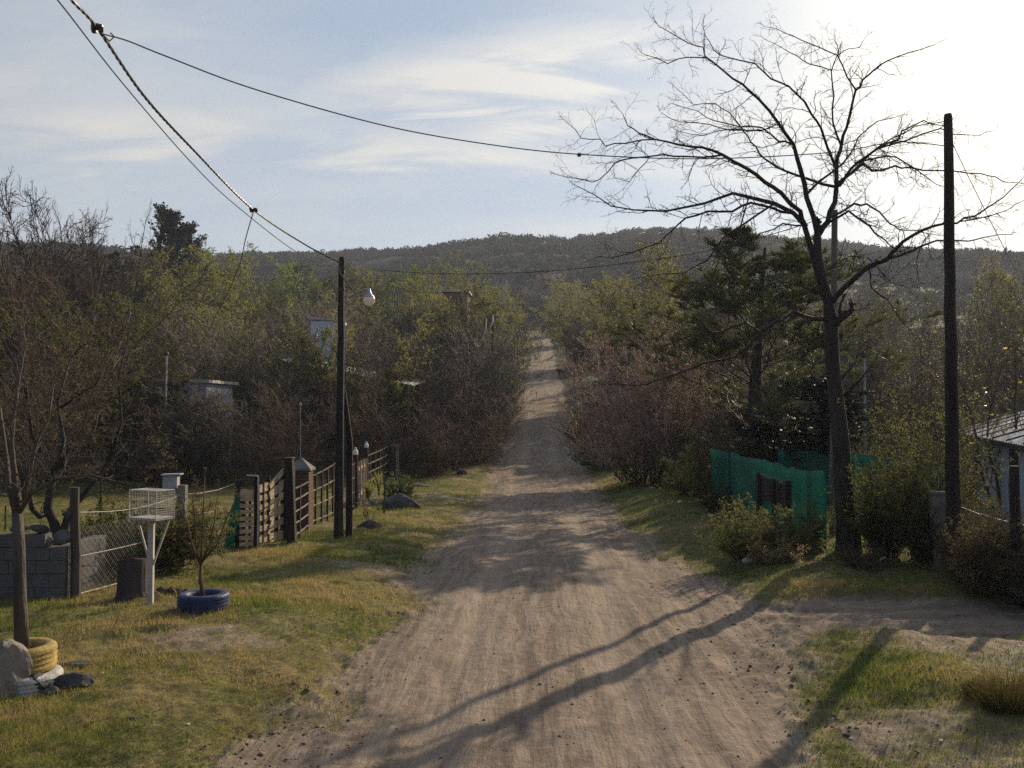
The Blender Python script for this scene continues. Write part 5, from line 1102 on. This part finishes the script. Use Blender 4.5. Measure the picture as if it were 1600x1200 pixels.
# ------------------------------------------------------------------ right verge
# bare tree
gt_ = PG(1326, 862); d0 = gt_.y; Q_ = Tq; kk_ = K(d0)
def px_r(w): return w/kk_/2
BR = [
 ([(1328, 868, 0), (1324, 820, 0), (1318, 760, 0), (1314, 690, 0), (1306, 620, 0), (1300, 560, 0), (1299, 510, 0), (1294, 470, 0), (1285, 435, 0), (1278, 400, 0), (1277, 365, 0)], [46, 35, 29, 27, 25, 23, 22, 17, 15, 14, 12]),
 ([(1294, 480, 0), (1278, 430, .2), (1268, 390, .3), (1256, 350, .4), (1240, 333, .5), (1210, 318, .6), (1170, 308, .8), (1145, 302, .9), (1100, 318, 1.1), (1040, 330, 1.3), (990, 328, 1.5), (955, 322, 1.6), (930, 305, 1.6), (900, 290, 1.7)], [16, 14, 13, 12, 10, 9, 8, 6.5, 5.5, 4.5, 3.5, 3, 2.4, 1.6]),
 ([(1277, 365, 0), (1262, 310, -.1), (1250, 265, -.2), (1240, 228, -.3), (1215, 190, -.5), (1185, 155, -.7), (1160, 132, -.8), (1130, 110, -.9), (1103, 90, -1), (1098, 75, -1), (1075, 66, -1.1), (1034, 43, -1.2)], [12, 11, 10, 8, 6.5, 5.5, 4.5, 3.8, 3.2, 2.6, 2.2, 1.5]),
 ([(1103, 90, -1), (1075, 89, -1.2), (1045, 98, -1.4), (1010, 86, -1.6)], [2.6, 2.4, 2, 1.3]),
 ([(1280, 365, 0), (1294, 348, .1), (1303, 315, .2), (1307, 290, .2), (1309, 245, .2), (1314, 225, .2), (1322, 198, .1), (1330, 167, 0), (1337, 143, 0), (1348, 125, -.2), (1364, 108, -.4), (1387, 95, -.6), (1419, 84, -.9), (1457, 71, -1.2)], [13, 12, 11, 10, 9, 7.5, 6, 5.5, 5, 4.2, 3.5, 3, 2.3, 1.5]),
 ([(1337, 140, 0), (1322, 118, .2), (1310, 86, .4), (1280, 76, .6), (1251, 62, .8), (1227, 50, .9), (1198, 42, 1.1)], [4, 3.5, 3, 2.6, 2.2, 1.8, 1.3]),
 ([(1310, 86, .4), (1308, 70, .4), (1305, 58, .5)], [2.2, 1.8, 1.2]), ([(1310, 86, .4), (1325, 78, .5), (1345, 74, .6), (1355, 55, .7)], [2.2, 1.8, 1.6, 1]),
 ([(1314, 227, .2), (1303, 191, .6), (1301, 151, .8), (1299, 112, 1), (1308, 86, 1)], [5, 4.2, 3.5, 3, 2]), ([(1299, 110, 1), (1267, 99, 1.2), (1243, 88, 1.4), (1222, 74, 1.6), (1196, 62, 1.8)], [2.8, 2.4, 2.1, 1.7, 1.2]),
 ([(1306, 262, .2), (1293, 233, -.3), (1282, 201, -.6), (1269, 177, -.8), (1243, 146, -1.1), (1232, 135, -1.2), (1206, 122, -1.4), (1179, 101, -1.6), (1134, 90, -1.8), (1116, 78, -1.9), (1102, 56, -2)], [6.5, 5.6, 5, 4.6, 4, 3.6, 3.2, 2.7, 2.2, 1.8, 1.2]),
 ([(1307, 288, .2), (1330, 270, .6), (1350, 255, .9), (1364, 268, 1.1), (1398, 261, 1.4), (1416, 261, 1.6), (1442, 268, 1.8), (1490, 267, 2.1), (1534, 271, 2.4), (1555, 277, 2.5), (1574, 285, 2.6), (1600, 287, 2.8)], [7, 6.4, 5.8, 5.2, 4.6, 4.2, 3.8, 3.3, 2.9, 2.5, 2.1, 1.6]),
 ([(1312, 290, .2), (1322, 275, -.4), (1343, 251, -.7), (1369, 233, -1), (1406, 216, -1.3), (1411, 204, -1.4), (1442, 190, -1.6), (1474, 196, -1.8)], [7, 6, 5, 4.3, 3.6, 3, 2.4, 1.6]), ([(1369, 233, -1), (1416, 218, -.6), (1471, 202, -.4), (1490, 211, -.3), (1530, 211, -.1), (1555, 204, 0)], [3.8, 3.3, 2.8, 2.3, 1.8, 1.2]),
 ([(1337, 255, -.6), (1370, 245, -.2), (1400, 245, 0), (1430, 262, .2), (1450, 280, .4), (1475, 292, .6)], [4.4, 3.8, 3.3, 2.8, 2.2, 1.4]), ([(1330, 270, .6), (1360, 240, 1.4), (1393, 215, 1.9), (1430, 198, 2.2), (1475, 190, 2.6)], [4.6, 4, 3.2, 2.6, 1.8]),
 ([(1296, 475, 0), (1322, 447, -.3), (1336, 435, -.5), (1360, 417, -.8), (1385, 404, -1.0), (1400, 387, -1.2), (1425, 369, -1.4), (1460, 352, -1.7), (1495, 347, -1.9), (1520, 337, -2.1), (1545, 325, -2.2), (1570, 307, -2.4), (1592, 285, -2.5)], [13, 12, 11, 10, 8.5, 7, 6, 5, 4, 3.4, 2.8, 2.2, 1.5]),
 ([(1385, 404, -1), (1412, 397, -.8), (1437, 387, -.7), (1462, 377, -.5), (1512, 375, -.3), (1537, 370, -.2), (1582, 366, 0)], [6, 5.2, 4.5, 3.8, 3, 2.3, 1.5]), ([(1500, 346, -1.9), (1540, 340, -1.5), (1575, 328, -1.4), (1600, 313, -1.2)], [2.8, 2.3, 1.8, 1.2]),
 ([(1297, 340, .15), (1335, 318, .9), (1355, 320, 1.1), (1375, 332, 1.3), (1392, 350, 1.5), (1405, 358, 1.6), (1430, 360, 1.8), (1470, 368, 2.1)], [5.6, 5, 4.5, 4, 3.4, 2.8, 2.2, 1.5]), ([(1294, 348, .1), (1325, 328, -.5), (1350, 347, -.9), (1367, 362, -1.1), (1382, 376, -1.3), (1397, 388, -1.5)], [5.6, 4.8, 4.2, 3.6, 2.8, 1.8]),
 ([(1258, 352, .4), (1250, 330, .1), (1220, 302, -.3), (1197, 285, -.5), (1167, 265, -.8), (1145, 252, -1), (1130, 242, -1.1), (1096, 231, -1.3), (1060, 224, -1.5), (1024, 218, -1.7), (997, 209, -1.8), (979, 195, -1.9), (973, 178, -2)], [11, 10, 9, 8.2, 7.4, 6.5, 5.6, 4.6, 3.8, 3.1, 2.5, 2, 1.3]),
 ([(1024, 218, -1.7), (979, 222, -1.9), (945, 229, -2), (936, 218, -2.1), (907, 214, -2.2), (889, 194, -2.3)], [3, 2.6, 2.2, 1.9, 1.6, 1.1]), ([(1130, 242, -1.1), (1068, 246, -1.2), (1037, 243, -1.4), (990, 247, -1.6), (959, 256, -1.8), (941, 279, -2), (925, 284, -2.1), (882, 276, -2.3)], [4, 3.6, 3.2, 2.8, 2.4, 2, 1.7, 1.2]),
 ([(1015, 245, -1.4), (1000, 262, -1.6), (985, 283, -1.8), (962, 278, -1.9)], [2, 1.8, 1.5, 1]),
 ([(1240, 333, .5), (1205, 326, .35), (1175, 315, .2), (1145, 330, 0), (1105, 330, -.1), (1070, 342, -.2), (1050, 360, -.3), (1030, 380, -.4), (992, 395, -.5), (955, 402, -.6), (930, 402, -.7)], [6.5, 6, 5.5, 5, 4.4, 3.8, 3.2, 2.7, 2.2, 1.8, 1.2]),
 ([(1210, 318, .6), (1167, 347, .9), (1130, 372, 1.1), (1105, 405, 1.3), (1067, 426, 1.4), (1005, 433, 1.6)], [5, 4.4, 3.7, 3, 2.4, 1.4]), ([(1170, 308, .8), (1150, 372, .3), (1128, 396, 0), (1112, 430, -.2), (1080, 455, -.4)], [3.8, 3.2, 2.6, 2, 1.2]),
 ([(1294, 500, 0), (1276, 500, -.3), (1240, 488, -.7), (1205, 508, -1.1), (1180, 530, -1.3), (1150, 556, -1.5), (1100, 568, -1.8), (1025, 597, -2.1), (995, 602, -2.2), (950, 600, -2.4)], [11, 9, 8, 7, 6, 5, 4, 3, 2.3, 1.4]),
 ([(1190, 520, -1.2), (1165, 505, -.9), (1120, 520, -.6), (1080, 525, -.4), (1040, 540, -.2)], [4, 3.4, 2.8, 2, 1.2]), ([(1285, 462, 0), (1250, 445, .4), (1215, 440, .7), (1170, 455, 1), (1130, 478, 1.2)], [5, 4.2, 3.5, 2.5, 1.4]),
 ([(1300, 512, 0), (1310, 500, -.1), (1320, 492, -.2), (1327, 488, -.2)], [20, 17, 15, 15]), ([(1314, 497, -.1), (1313, 478, -.2)], [8, 6]),
 ([(1320, 618, 0), (1335, 602, -.2), (1350, 585, -.3), (1370, 560, -.4)], [9, 5, 3.4, 1.6]), ([(1312, 595, 0), (1328, 575, .2), (1345, 545, .4)], [7, 4, 1.8]),
 ([(1262, 302, -.1), (1277, 284, .3), (1303, 266, .5), (1330, 240, .8), (1340, 215, 1), (1370, 190, 1.2), (1410, 180, 1.5)], [6, 5.2, 4.6, 3.8, 3, 2.3, 1.4]),
 ([(1306, 292, .2), (1267, 280, .6), (1246, 273, .8), (1214, 261, 1.1), (1193, 246, 1.3), (1180, 230, 1.4), (1168, 213, 1.5), (1157, 195, 1.6), (1139, 173, 1.7), (1118, 162, 1.8), (1082, 162, 1.9), (1058, 139, 2)], [6.5, 6, 5.3, 4.8, 4.3, 3.8, 3.3, 2.9, 2.5, 2.2, 1.8, 1.2]),
 ([(1236, 225, -.3), (1217, 220, .1), (1190, 200, .4), (1157, 198, .6), (1116, 189, .8), (1089, 175, .9), (1051, 162, 1.1)], [4.6, 4, 3.4, 2.9, 2.4, 1.9, 1.2]), ([(1190, 203, .4), (1140, 205, .1), (1110, 196, 0), (1075, 190, -.1), (1049, 187, -.2), (1035, 177, -.3)], [3, 2.6, 2.3, 2, 1.6, 1.1]),
 ([(1228, 209, -.4), (1222, 190, -.35), (1190, 205, -.6), (1150, 200, -.8), (1100, 212, -1.1), (1060, 205, -1.4)], [3.2, 2.8, 2.5, 2.2, 1.8, 1.1]), ([(1262, 352, .4), (1225, 350, 1), (1190, 365, 1.5), (1160, 395, 1.9), (1150, 430, 2.1)], [4.4, 3.6, 3, 2.2, 1.4]),
 ([(1284, 428, 0), (1330, 398, .9), (1355, 402, 1.2), (1390, 440, 1.5), (1420, 450, 1.7), (1455, 440, 1.9)], [4, 3.4, 2.8, 2.3, 1.8, 1.1]), ([(1358, 418, -.78), (1362, 450, -.9), (1385, 470, -1.1), (1405, 495, -1.3), (1425, 520, -1.4)], [4, 3.2, 2.6, 2, 1.2])]
stems = []
for i, (pts, ws) in enumerate(BR):
    sm = []; sw = []; rb = random.Random(i)
    for j in range(len(pts)-1):
        for u in (0, .5): sm.append(tuple(pts[j][c_]*(1-u)+pts[j+1][c_]*u for c_ in range(3))); sw.append(ws[j]*(1-u)+ws[j+1]*u)
    sm.append(pts[-1]); sw.append(ws[-1])
    P3 = [P(x+(rb.uniform(-2, 2) if 0 < k < len(sm)-1 and ws[0] < 14 else 0), y+(rb.uniform(-2, 2) if 0 < k < len(sm)-1 and ws[0] < 14 else 0), d0+z) for k, (x, y, z) in enumerate(sm)]
    if i == 0: P3[0] = gt_-up_*.2
    stems.append((P3, [px_r(w_)*(1.0 if i == 0 else .74) for w_ in sw]))
twig_tree('bare_tree', 'tall leafless tree with a dark trunk beside the grey pole', gt_, stems, 12, 'trunk_dark', (.2, .74), 8.6, None, k2=4, r_trunk=.045, up=.02, wob=.22)
# green net fence
NP = [(1111, 791, 711), (1139, 797, 716), (1181, 826, 738)]
N0, N1, N2, N3 = PG(1111, 790), PG(1142, 800), PG(1182, 822), PG(1290, 862)
nf = thing('net_fence', 'green shade net fence on dark posts left of the bare tree', 'fence', N2)
def net(parent, pts, htop, zlow=.02, sag=.015, seed=0):
    m = MB(); vs = []; nx = 0
    for i in range(len(pts)-1):
        n = max(4, int((pts[i+1]-pts[i]).length/.18))
        for j in range(n+(1 if i == len(pts)-2 else 0)):
            u = j/n; q = pts[i]+(pts[i+1]-pts[i])*u; hh = htop[i]*(1-u)+htop[i+1]*u-sag*math.sin(u*3.14); gz = Hs(q.x, q.y)
            for k in range(8):
                z = gz+zlow+(q.z*0)+(hh-zlow)*k/7; wv = .012*math.sin(nx*.9+k*.5+seed)+.02*math.sin(nx*.37+seed)+random.Random(nx*9+k).uniform(-.004, .004); vs.append(Vector((q.x+wv, q.y+wv, z)))
            nx += 1
    m.add(vs, [(i*8+j, (i+1)*8+j, (i+1)*8+j+1, i*8+j+1) for i in range(nx-1) for j in range(7)]); o = m.build('net', 'green_net', parent, smooth=True)
    sd = o.modifiers.new('thick', 'SOLIDIFY'); sd.thickness = .004; return o
net(nf, [N0, N1, N2, PG(1230, 838), N3], [1.74, 1.72, 1.62, 1.5, 1.5])
for q, h, r_ in ((N1, 1.75, .05), (N2+Vector((.03, -.25, 0)), 1.30, .075), (PG(1204, 832)+Vector((0, -.28, 0)), 1.2, .05), (PG(1226, 838)+Vector((0, -.28, 0)), 1.24, .075)):
    post(nf, q, h, r_, 'dark_wood', r_ > .06)
m = MB(); a_ = N2+Vector((.03, -.33, 1.27)); b_ = PG(1226, 838)+Vector((0, -.36, 1.18)); m.beam(a_, b_, .05, .05); m.build('rail', 'pole_grey_wood', nf)
m = MB(); m.beam(a_-up_*.33, b_-up_*.33, .52, .02); m.build('board', 'dark_wood', nf)
for z in (1.18, 1.05):
    m = MB(); a_ = PG(1230, 838)+up_*z; b_ = PG(1300, 856)+up_*z; m.tube([a_, (a_+b_)/2-up_*.03, b_], .008, 4); m.build('wire', 'white_wire', nf)
q0, q1 = at(1215, 27, dz=0), at(1500, 25, dz=0); nf2 = thing('net_fence', 'farther green shade net stretched behind the bare tree trunk', 'fence', at(1350, 26, dz=0))
net(nf2, [q0, at(1300, 26.3, dz=0), at(1400, 25.5, dz=0), q1], [1.75, 1.72, 1.6, 1.5], seed=4)
for px_ in (1240, 1330, 1420): q = at(px_, 26.6, dz=0); post(nf2, q, 1.6, .05, 'dark_wood')
q = PG(1477, 893)+Vector((0, .15, 0)); cpz = thing('gate_pillar', 'grey concrete post with a pale cap just behind the thick dark pole', 'post', q)
m = MB(); h = (893-775)/K(q.y); m.beam(q-up_*.2, q+up_*h, .26, .2, (1, 0, 0)); m.build('shaft', 'concrete', cpz); m = MB(); m.box(q+up_*(h+.02), (.30, .26, .04)); m.build('cap', 'concrete', cpz)
# right wire fence with dead vines
q0 = PG(1478, 893)+Vector((.1, .1, 0)); q1 = PG(1590, 948); q2 = q1+(q1-q0)*1.1; q2.z = Hs(q2.x, q2.y)
wf = thing('wire_fence', 'wire fence with a dark wooden post smothered in dead vines, right edge', 'fence', q1)
post(wf, q1, (948-735)/K(q1.y), .075, 'dark_wood', lean=(-.01, 0)); post(wf, q2, 1.8, .07, 'dark_wood')
for z in (.4, .8, 1.15):
    m = MB(); m.tube([q0+up_*z, (q0+q1)/2+up_*(z-.03), q1+up_*z, q2+up_*z], .004, 4); m.build('wire', 'wire', wf)
m = MB(); ab = q2-q0; Lh = ab.length; n = int(Lh/.08)
for i in range(-14, n+1):
    for s in (1, -1):
        pts = []
        for j in (0, 14):
            u = i*.08+(j*.08 if s > 0 else (14-j)*.08); u = min(max(u, 0), Lh); pts.append(q0+ab*(u/Lh)+up_*(j*.08+.05))
        if (pts[0]-pts[1]).length > .3: m.tube(pts, .0022, 3, False)
m.build('mesh_net', 'wire', wf)
m = MB(); m.tube([PG(1505, 925), P(1560, 872, 12.6), P(1600, 830, 12.4), P(1640, 790, 12.4)], [.014, .015, .014, .01], 6); tag(m.build('stick', 'twig_dark'), 'thin dark stick leaning against the right wire fence', 'stick')
leafy('dead_vine', 'mass of dead brown vines on the wire fence beside the thick dark pole', 'vine', (q0+q1)/2+Vector((.15, .1, 0)), (.72, .4, .62), 6000, .05, ('twig_brown', 'leaf_dry'), 110, seed=21, asp=.3)
leafy('dead_vine', 'dead vine tangle round the dark fence post at the right edge', 'vine', q1+Vector((.3, -.15, 0)), (.6, .45, .6), 4000, .05, ('twig_grey', 'leaf_dry'), 90, seed=22, asp=.3)
leafy('dead_vine', 'dead vine tangle cut by the right edge', 'vine', q2+Vector((-.2, 0, 0)), (.8, .5, .7), 4000, .05, ('twig_brown', 'leaf_dry'), 80, seed=23, asp=.3)
def bush_at(px, py, wpx, hpx, **k):
    g_ = PG(px, py); kk = K(g_.y); return g_, (wpx/kk/2, wpx/kk/2*k.get('dep', .8), hpx/kk/2)
for px_, py_, w_, h_, n_, ls, mt_, tw_, sd, lb in (
    (1172, 872, 130, 88, 7000, .045, ('twig_brown', 'weed'), 90, 31, 'feathery green weed bush in front of the green net fence'),
    (1238, 868, 80, 70, 3500, .04, ('twig_brown', 'weed'), 45, 32, 'smaller feathery weed bush left of the grey pole foot'),
    (1272, 858, 50, 78, 2200, .04, ('twig_brown', 'weed'), 26, 33, 'upright weed stems against the green net beside the grey pole'),
    (1210, 882, 90, 34, 1800, .04, ('twig_brown', 'straw'), 50, 34, 'low dry straw coloured weeds before the feathery bush'),
    (1385, 872, 100, 165, 9000, .055, ('twig_dark', 'leaf_olive'), 100, 35, 'dense dark green creeper bush right of the bare tree trunk'),
    (1372, 800, 60, 130, 2200, .06, ('twig_brown', 'weed'), 30, 36, 'sunlit yellow green climber top above the dark creeper bush'),
    (1438, 876, 90, 285, 7000, .05, ('twig_brown', 'weed'), 80, 37, 'tall broom like green shrub left of the thick dark pole'),
    (1510, 872, 46, 130, 2200, .055, ('twig_brown', 'weed'), 45, 38, 'green shrub just right of the thick dark pole'),
    (1530, 925, 100, 112, 6500, .05, ('twig_brown', 'leaf_dry'), 110, 41, 'tall dead stems crowding the wire fence right of the thick dark pole'),
    (1588, 935, 110, 145, 6500, .05, ('twig_grey', 'leaf_dry'), 110, 42, 'tall dead stems behind the dark fence post at the right edge'),
    (1455, 890, 60, 120, 3000, .05, ('twig_dark', 'leaf_olive'), 60, 43, 'dark undergrowth around the grey concrete post'),
    (1345, 885, 110, 36, 1500, .04, ('twig_brown', 'leaf_dry'), 50, 39, 'low brown weeds at the foot of the bare tree'),
    (1115, 800, 60, 60, 1500, .06, ('twig_dark', 'leaf_olive'), 26, 40, 'dark shrub at the far end of the near green net')):
    g_, rad = bush_at(px_, py_, w_, h_); leafy('shrub' if h_ > 60 else 'weed', lb, 'shrub' if h_ > 60 else 'weed', g_, rad, n_, ls, mt_, tw_, seed=sd, asp=.3)
# low brush at the foot of the woods, both sides
for i, (px_, py_, w_, h_, lb) in enumerate(((940, 735, 110, 60, 'low dark brush at the right road bank beside the stone'), (1010, 760, 120, 55, 'low dark brush at the foot of the reddish shrub'), (1080, 775, 90, 60, 'low dark brush left of the green net fence'), (905, 690, 60, 45, 'small brush patch on the right bank where the road starts to climb'), (660, 745, 110, 60, 'dry brush right of the far fence end'), (735, 725, 90, 50, 'dry brush at the left road bank'), (560, 740, 120, 50, 'dry brush behind the white capped posts'), (450, 748, 140, 60, 'dry brush behind the brick pillar'), (330, 750, 140, 55, 'dry brush in the yard right of the steel mast'), (200, 752, 150, 60, 'dry brush in the yard left of the steel mast'), (60, 758, 160, 60, 'dry brush in the yard behind the crooked black tree'), (775, 660, 60, 50, 'brush patch on the left bank of the climbing road'))):
    g_, rad = bush_at(px_, py_, w_, h_); leafy('brush', lb, 'shrub', g_, rad, 2500, .09, ('twig_dark' if px_ > 880 else 'twig_brown', 'leaf_olive' if px_ > 880 else 'leaf_dry'), 60, seed=60+i, asp=.35)
# litter
def crumple(name, label, px, py, s, seed, mat='litter', cat='litter'):
    g_ = PG(px, py); tag(rock(g_+up_*s[2]*.5, s, seed, sub=2).build(name, mat), label, cat)
crumple('plastic_bag', 'crumpled white plastic bag by the feathery weeds at the right verge', 1168, 881, (.11, .08, .075), 71)
crumple('paper_scrap', 'white paper scrap on the shaded side path', 1386, 971, (.06, .03, .012), 72)
crumple('plastic_bag', 'white scrap in the dark grass before the reddish shrub', 1062, 787, (.11, .06, .05), 73)
crumple('paper_scrap', 'small white scrap beside the weeds left of the far scrap', 1018, 764, (.12, .05, .03), 74)
g_ = PG(1370, 882); m = MB(); m.add([g_+Vector(v) for v in ((-.16, 0, .10), (-.02, -.05, .03), (.03, -.02, .02), (.19, .05, .11), (.15, .1, .10), (.0, .1, .04), (-.14, .07, .12))], [(0, 1, 5, 6), (1, 2, 5), (2, 3, 4, 5)]); o = m.build('plastic_sheet', 'litter'); tag(o, 'bent strip of white plastic at the foot of the creeper bush', 'litter'); o.modifiers.new('s', 'SOLIDIFY').thickness = .006
crumple('pale_log', 'pale topped log lying at the right road edge under the shrubs', 917, 727, (.42, .22, .18), 75, 'stone', 'log')
for i, (px_, py_) in enumerate(((1591, 1007), (1287, 894), (1330, 1158), (1470, 1160), (160, 1055), (293, 1130))):
    crumple('paper_scrap', ('tiny white scrap at the right end of the side path', 'tiny white speck of litter on the grass below the bare tree', 'tiny white scrap beside the shadow of the dark pole', 'pale twisted scrap on the worn ground at the lower right', 'small pale scrap on the grass right of the flat stones', 'small pale scrap on the near left grass')[i], px_, py_, (.022, .016, .01), 80+i)
# grass clump lower right
for i, (px_, py_, w_, h_, lb) in enumerate(((1575, 1108, 95, 70, 'tall yellow grass clump at the lower right edge'), (1530, 1090, 50, 34, 'small yellow grass clump left of the tall one'))):
    g_ = PG(px_, py_); kk = K(g_.y); rng = np.random.default_rng(i); n = 1500 if i == 0 else 600; a = rng.uniform(0, 6.28, n); r_ = np.sqrt(rng.random(n))*w_/kk*.35
    st = np.stack([g_.x+r_*np.cos(a), g_.y+r_*np.sin(a)*.8, np.array([Hs(g_.x+x_, g_.y+y_) for x_, y_ in zip(r_*np.cos(a), r_*np.sin(a)*.8)])-.02], 1); a2 = a+rng.normal(0, .9, n); tl_ = rng.uniform(.05, 1.0, n); lv = grow(rng, st, np.stack([np.cos(a2)*tl_, np.sin(a2)*tl_, 1+0*a], 1), h_/kk*rng.uniform(.3, 1.05, n), .0026+0*a, [dict(n=4, wob=.10, up=-.05, tip=.2)])
    v, q = tubes(*lv[0], 3); me = raw_mesh('grass_clump', v-np.array(g_), q, [MT['weed' if i else 'straw'], MT['weed']], (rng.random(len(q)//12).repeat(12) < .5).astype(int)); o = bpy.data.objects.new('grass_clump', me); C.objects.link(o); o.location = g_; tag(o, lb, 'grass')
# dog on the far road
dq = ground(881, 588); hx, hy, hz0 = dq.x, dq.y, dq.z; dk = 1.05
dv = [(0, 0, .62), (-.28, 0, .64), (-.5, 0, .66), (-.68, 0, .74), (-.82, 0, .78), (-.98, 0, .72), (.25, 0, .64), (.42, 0, .60), (.62, 0, .48), (.74, 0, .36), (-.46, -.1, .45), (-.50, -.11, .22), (-.49, -.11, .02), (-.56, .1, .45), (-.62, .11, .24), (-.56, .11, .02), (.27, -.1, .45), (.40, -.11, .26), (.33, -.11, .02), (.20, .1, .45), (.30, .11, .26), (.20, .11, .02), (-.80, -.06, .88), (-.80, .06, .88)]
de = [(0, 1), (1, 2), (2, 3), (3, 4), (4, 5), (0, 6), (6, 7), (7, 8), (8, 9), (2, 10), (10, 11), (11, 12), (2, 13), (13, 14), (14, 15), (6, 16), (16, 17), (17, 18), (6, 19), (19, 20), (20, 21), (4, 22), (4, 23)]
dr = [.13, .15, .16, .10, .10, .05, .13, .11, .04, .025, .07, .04, .035, .07, .04, .035, .08, .045, .035, .08, .045, .035, .03, .03]
dg = skin('dog', [(x*dk, y*dk, z*dk) for x, y, z in dv], de, [r*dk for r in dr], 'dog_black'); dg.location = (hx, hy, hz0); tag(dg, 'black dog walking across the far road toward the left', 'dog')

# ------------------------------------------------------------------ grass, pebbles and clods on the ground
rng = np.random.default_rng(77)
n = 520000; d = np.exp(rng.uniform(math.log(5.6), math.log(48), n)); cx_ = rng.uniform(-.62, .62, n); X = cx_*d; 
dm_ = np.maximum(roadmask(X, d), pathmask(X, d)); pt = fbm(X*0.35, d*0.55, 77, 4)*1.6; dlx, drx = ledge(d)-X, X-redge(d)
wn = np.where(drx > 0, np.clip(pt+0.22, 0, 1)*(1-sst(drx, 3.2, 5.5))*(d < 13), np.clip(pt-0.12, 0, .75)*(1-sst(dlx, 1.5, 9.0)))
den = (1-np.clip(np.maximum(dm_*1.25, wn*1.1), 0, 1))*(.35+.9*np.clip(fbm(X*1.1, d*1.1, 91, 3)+.55, 0, 1))
keep = rng.random(n) < den; X, d, dlx = X[keep], d[keep], dlx[keep]; n = len(X); z = H(X, d)
hgt = (.018+.045*np.clip(fbm(X*.8, d*.8, 92, 3)+.5, 0, 1.2))*rng.uniform(.5, 1.5, n)*(1+.02*d); wdt = .0022*(d/6)**.8+.0012
a = rng.uniform(0, 6.28, n); ln_ = rng.uniform(-.7, .7, (n, 2))*hgt[:, None]
b0 = np.stack([X, d, z-.004], 1); sd_ = np.stack([np.cos(a), np.sin(a), 0*a], 1)*wdt[:, None]
Vg = np.stack([b0-sd_, b0+sd_, b0+np.concatenate([ln_, hgt[:, None]], 1)], 1).reshape(-1, 3)
tn = np.clip(.36+fbm(X*.45, d*.45, 93, 3)*1.0+fbm(X*2.5, d*2.5, 94, 3)*.5+rng.normal(0, .17, n)+.12*(dlx > 3.2)*(d > 12), 0, 1)
me = raw_mesh('grass', Vg, np.arange(n*3).reshape(-1, 3), [GB], attrs={'tint': np.repeat(tn, 3)}); o = bpy.data.objects.new('grass', me); C.objects.link(o); tag(o, 'short patchy grass on both verges of the dirt road', 'grass', None, 'stuff')
# clods and pebbles
ico = np.array([(1, 0, 0), (-1, 0, 0), (0, 1, 0), (0, -1, 0), (0, 0, 1), (0, 0, -1)], float); icf = np.array([(0, 2, 4), (2, 1, 4), (1, 3, 4), (3, 0, 4), (2, 0, 5), (1, 2, 5), (3, 1, 5), (0, 3, 5)])
n = 26000; d = np.exp(rng.uniform(math.log(5.6), math.log(34), n)); X = rng.uniform(-.6, .6, n)*d; dmv = np.maximum(roadmask(X, d), pathmask(X, d)); dlx, drx = ledge(d)-X, X-redge(d)
nearedge = np.exp(-np.minimum(np.abs(dlx), np.abs(drx))**2/.5); keep = rng.random(n) < (.07+.17*dmv+.75*nearedge*np.clip(fbm(X, d, 55, 3)+.45, 0, 1)+.3*pathmask(X, d)); X, d = X[keep], d[keep]; n = len(X)
s = .0028+.016*rng.random(n)**10+(nearedge[keep]*rng.random(n)**4)*.020; sz = s[:, None]*rng.uniform(.6, 1.3, (n, 3))*np.array([1.2, 1.2, .75]); ang_ = rng.uniform(0, 6.28, n); loc = np.stack([X, d, H(X, d)+s*.2], 1)
vv = ico[None]*sz[:, None]*rng.uniform(.7, 1.2, (n, 6, 1)); vx = vv[..., 0]*np.cos(ang_)[:, None]-vv[..., 1]*np.sin(ang_)[:, None]; vy = vv[..., 0]*np.sin(ang_)[:, None]+vv[..., 1]*np.cos(ang_)[:, None]
vv = np.stack([vx, vy, vv[..., 2]], -1)+loc[:, None]; me = raw_mesh('pebbles', vv.reshape(-1, 3), (icf[None]+(np.arange(n)*6)[:, None, None]).reshape(-1, 3), [MT['clod']]); o = bpy.data.objects.new('pebbles', me); C.objects.link(o); tag(o, 'small stones and earth clods strewn over the dirt road', 'pebbles', None, 'stuff')

# ------------------------------------------------------------------ air
hz = MB(); zlo = float(V[:, 2].min())-1.0; hz.box((0, 640, (zlo+125)/2), (5200, 1500, 125-zlo))
HZM = bpy.data.materials.new('haze'); HZM.use_nodes = True; nt = HZM.node_tree; nt.nodes.clear()
pv = N('ShaderNodeVolumePrincipled'); pv.inputs['Color'].default_value = (.72, .82, 1.0, 1); pv.inputs['Density'].default_value = 0.00042; pv.inputs['Anisotropy'].default_value = 0.2
ov = N('ShaderNodeOutputMaterial'); L(pv.outputs[0], ov.inputs['Volume'])
hb = hz.build('haze', HZM); tag(hb, 'thin pale haze in the air over the valley', 'haze', None, 'stuff')
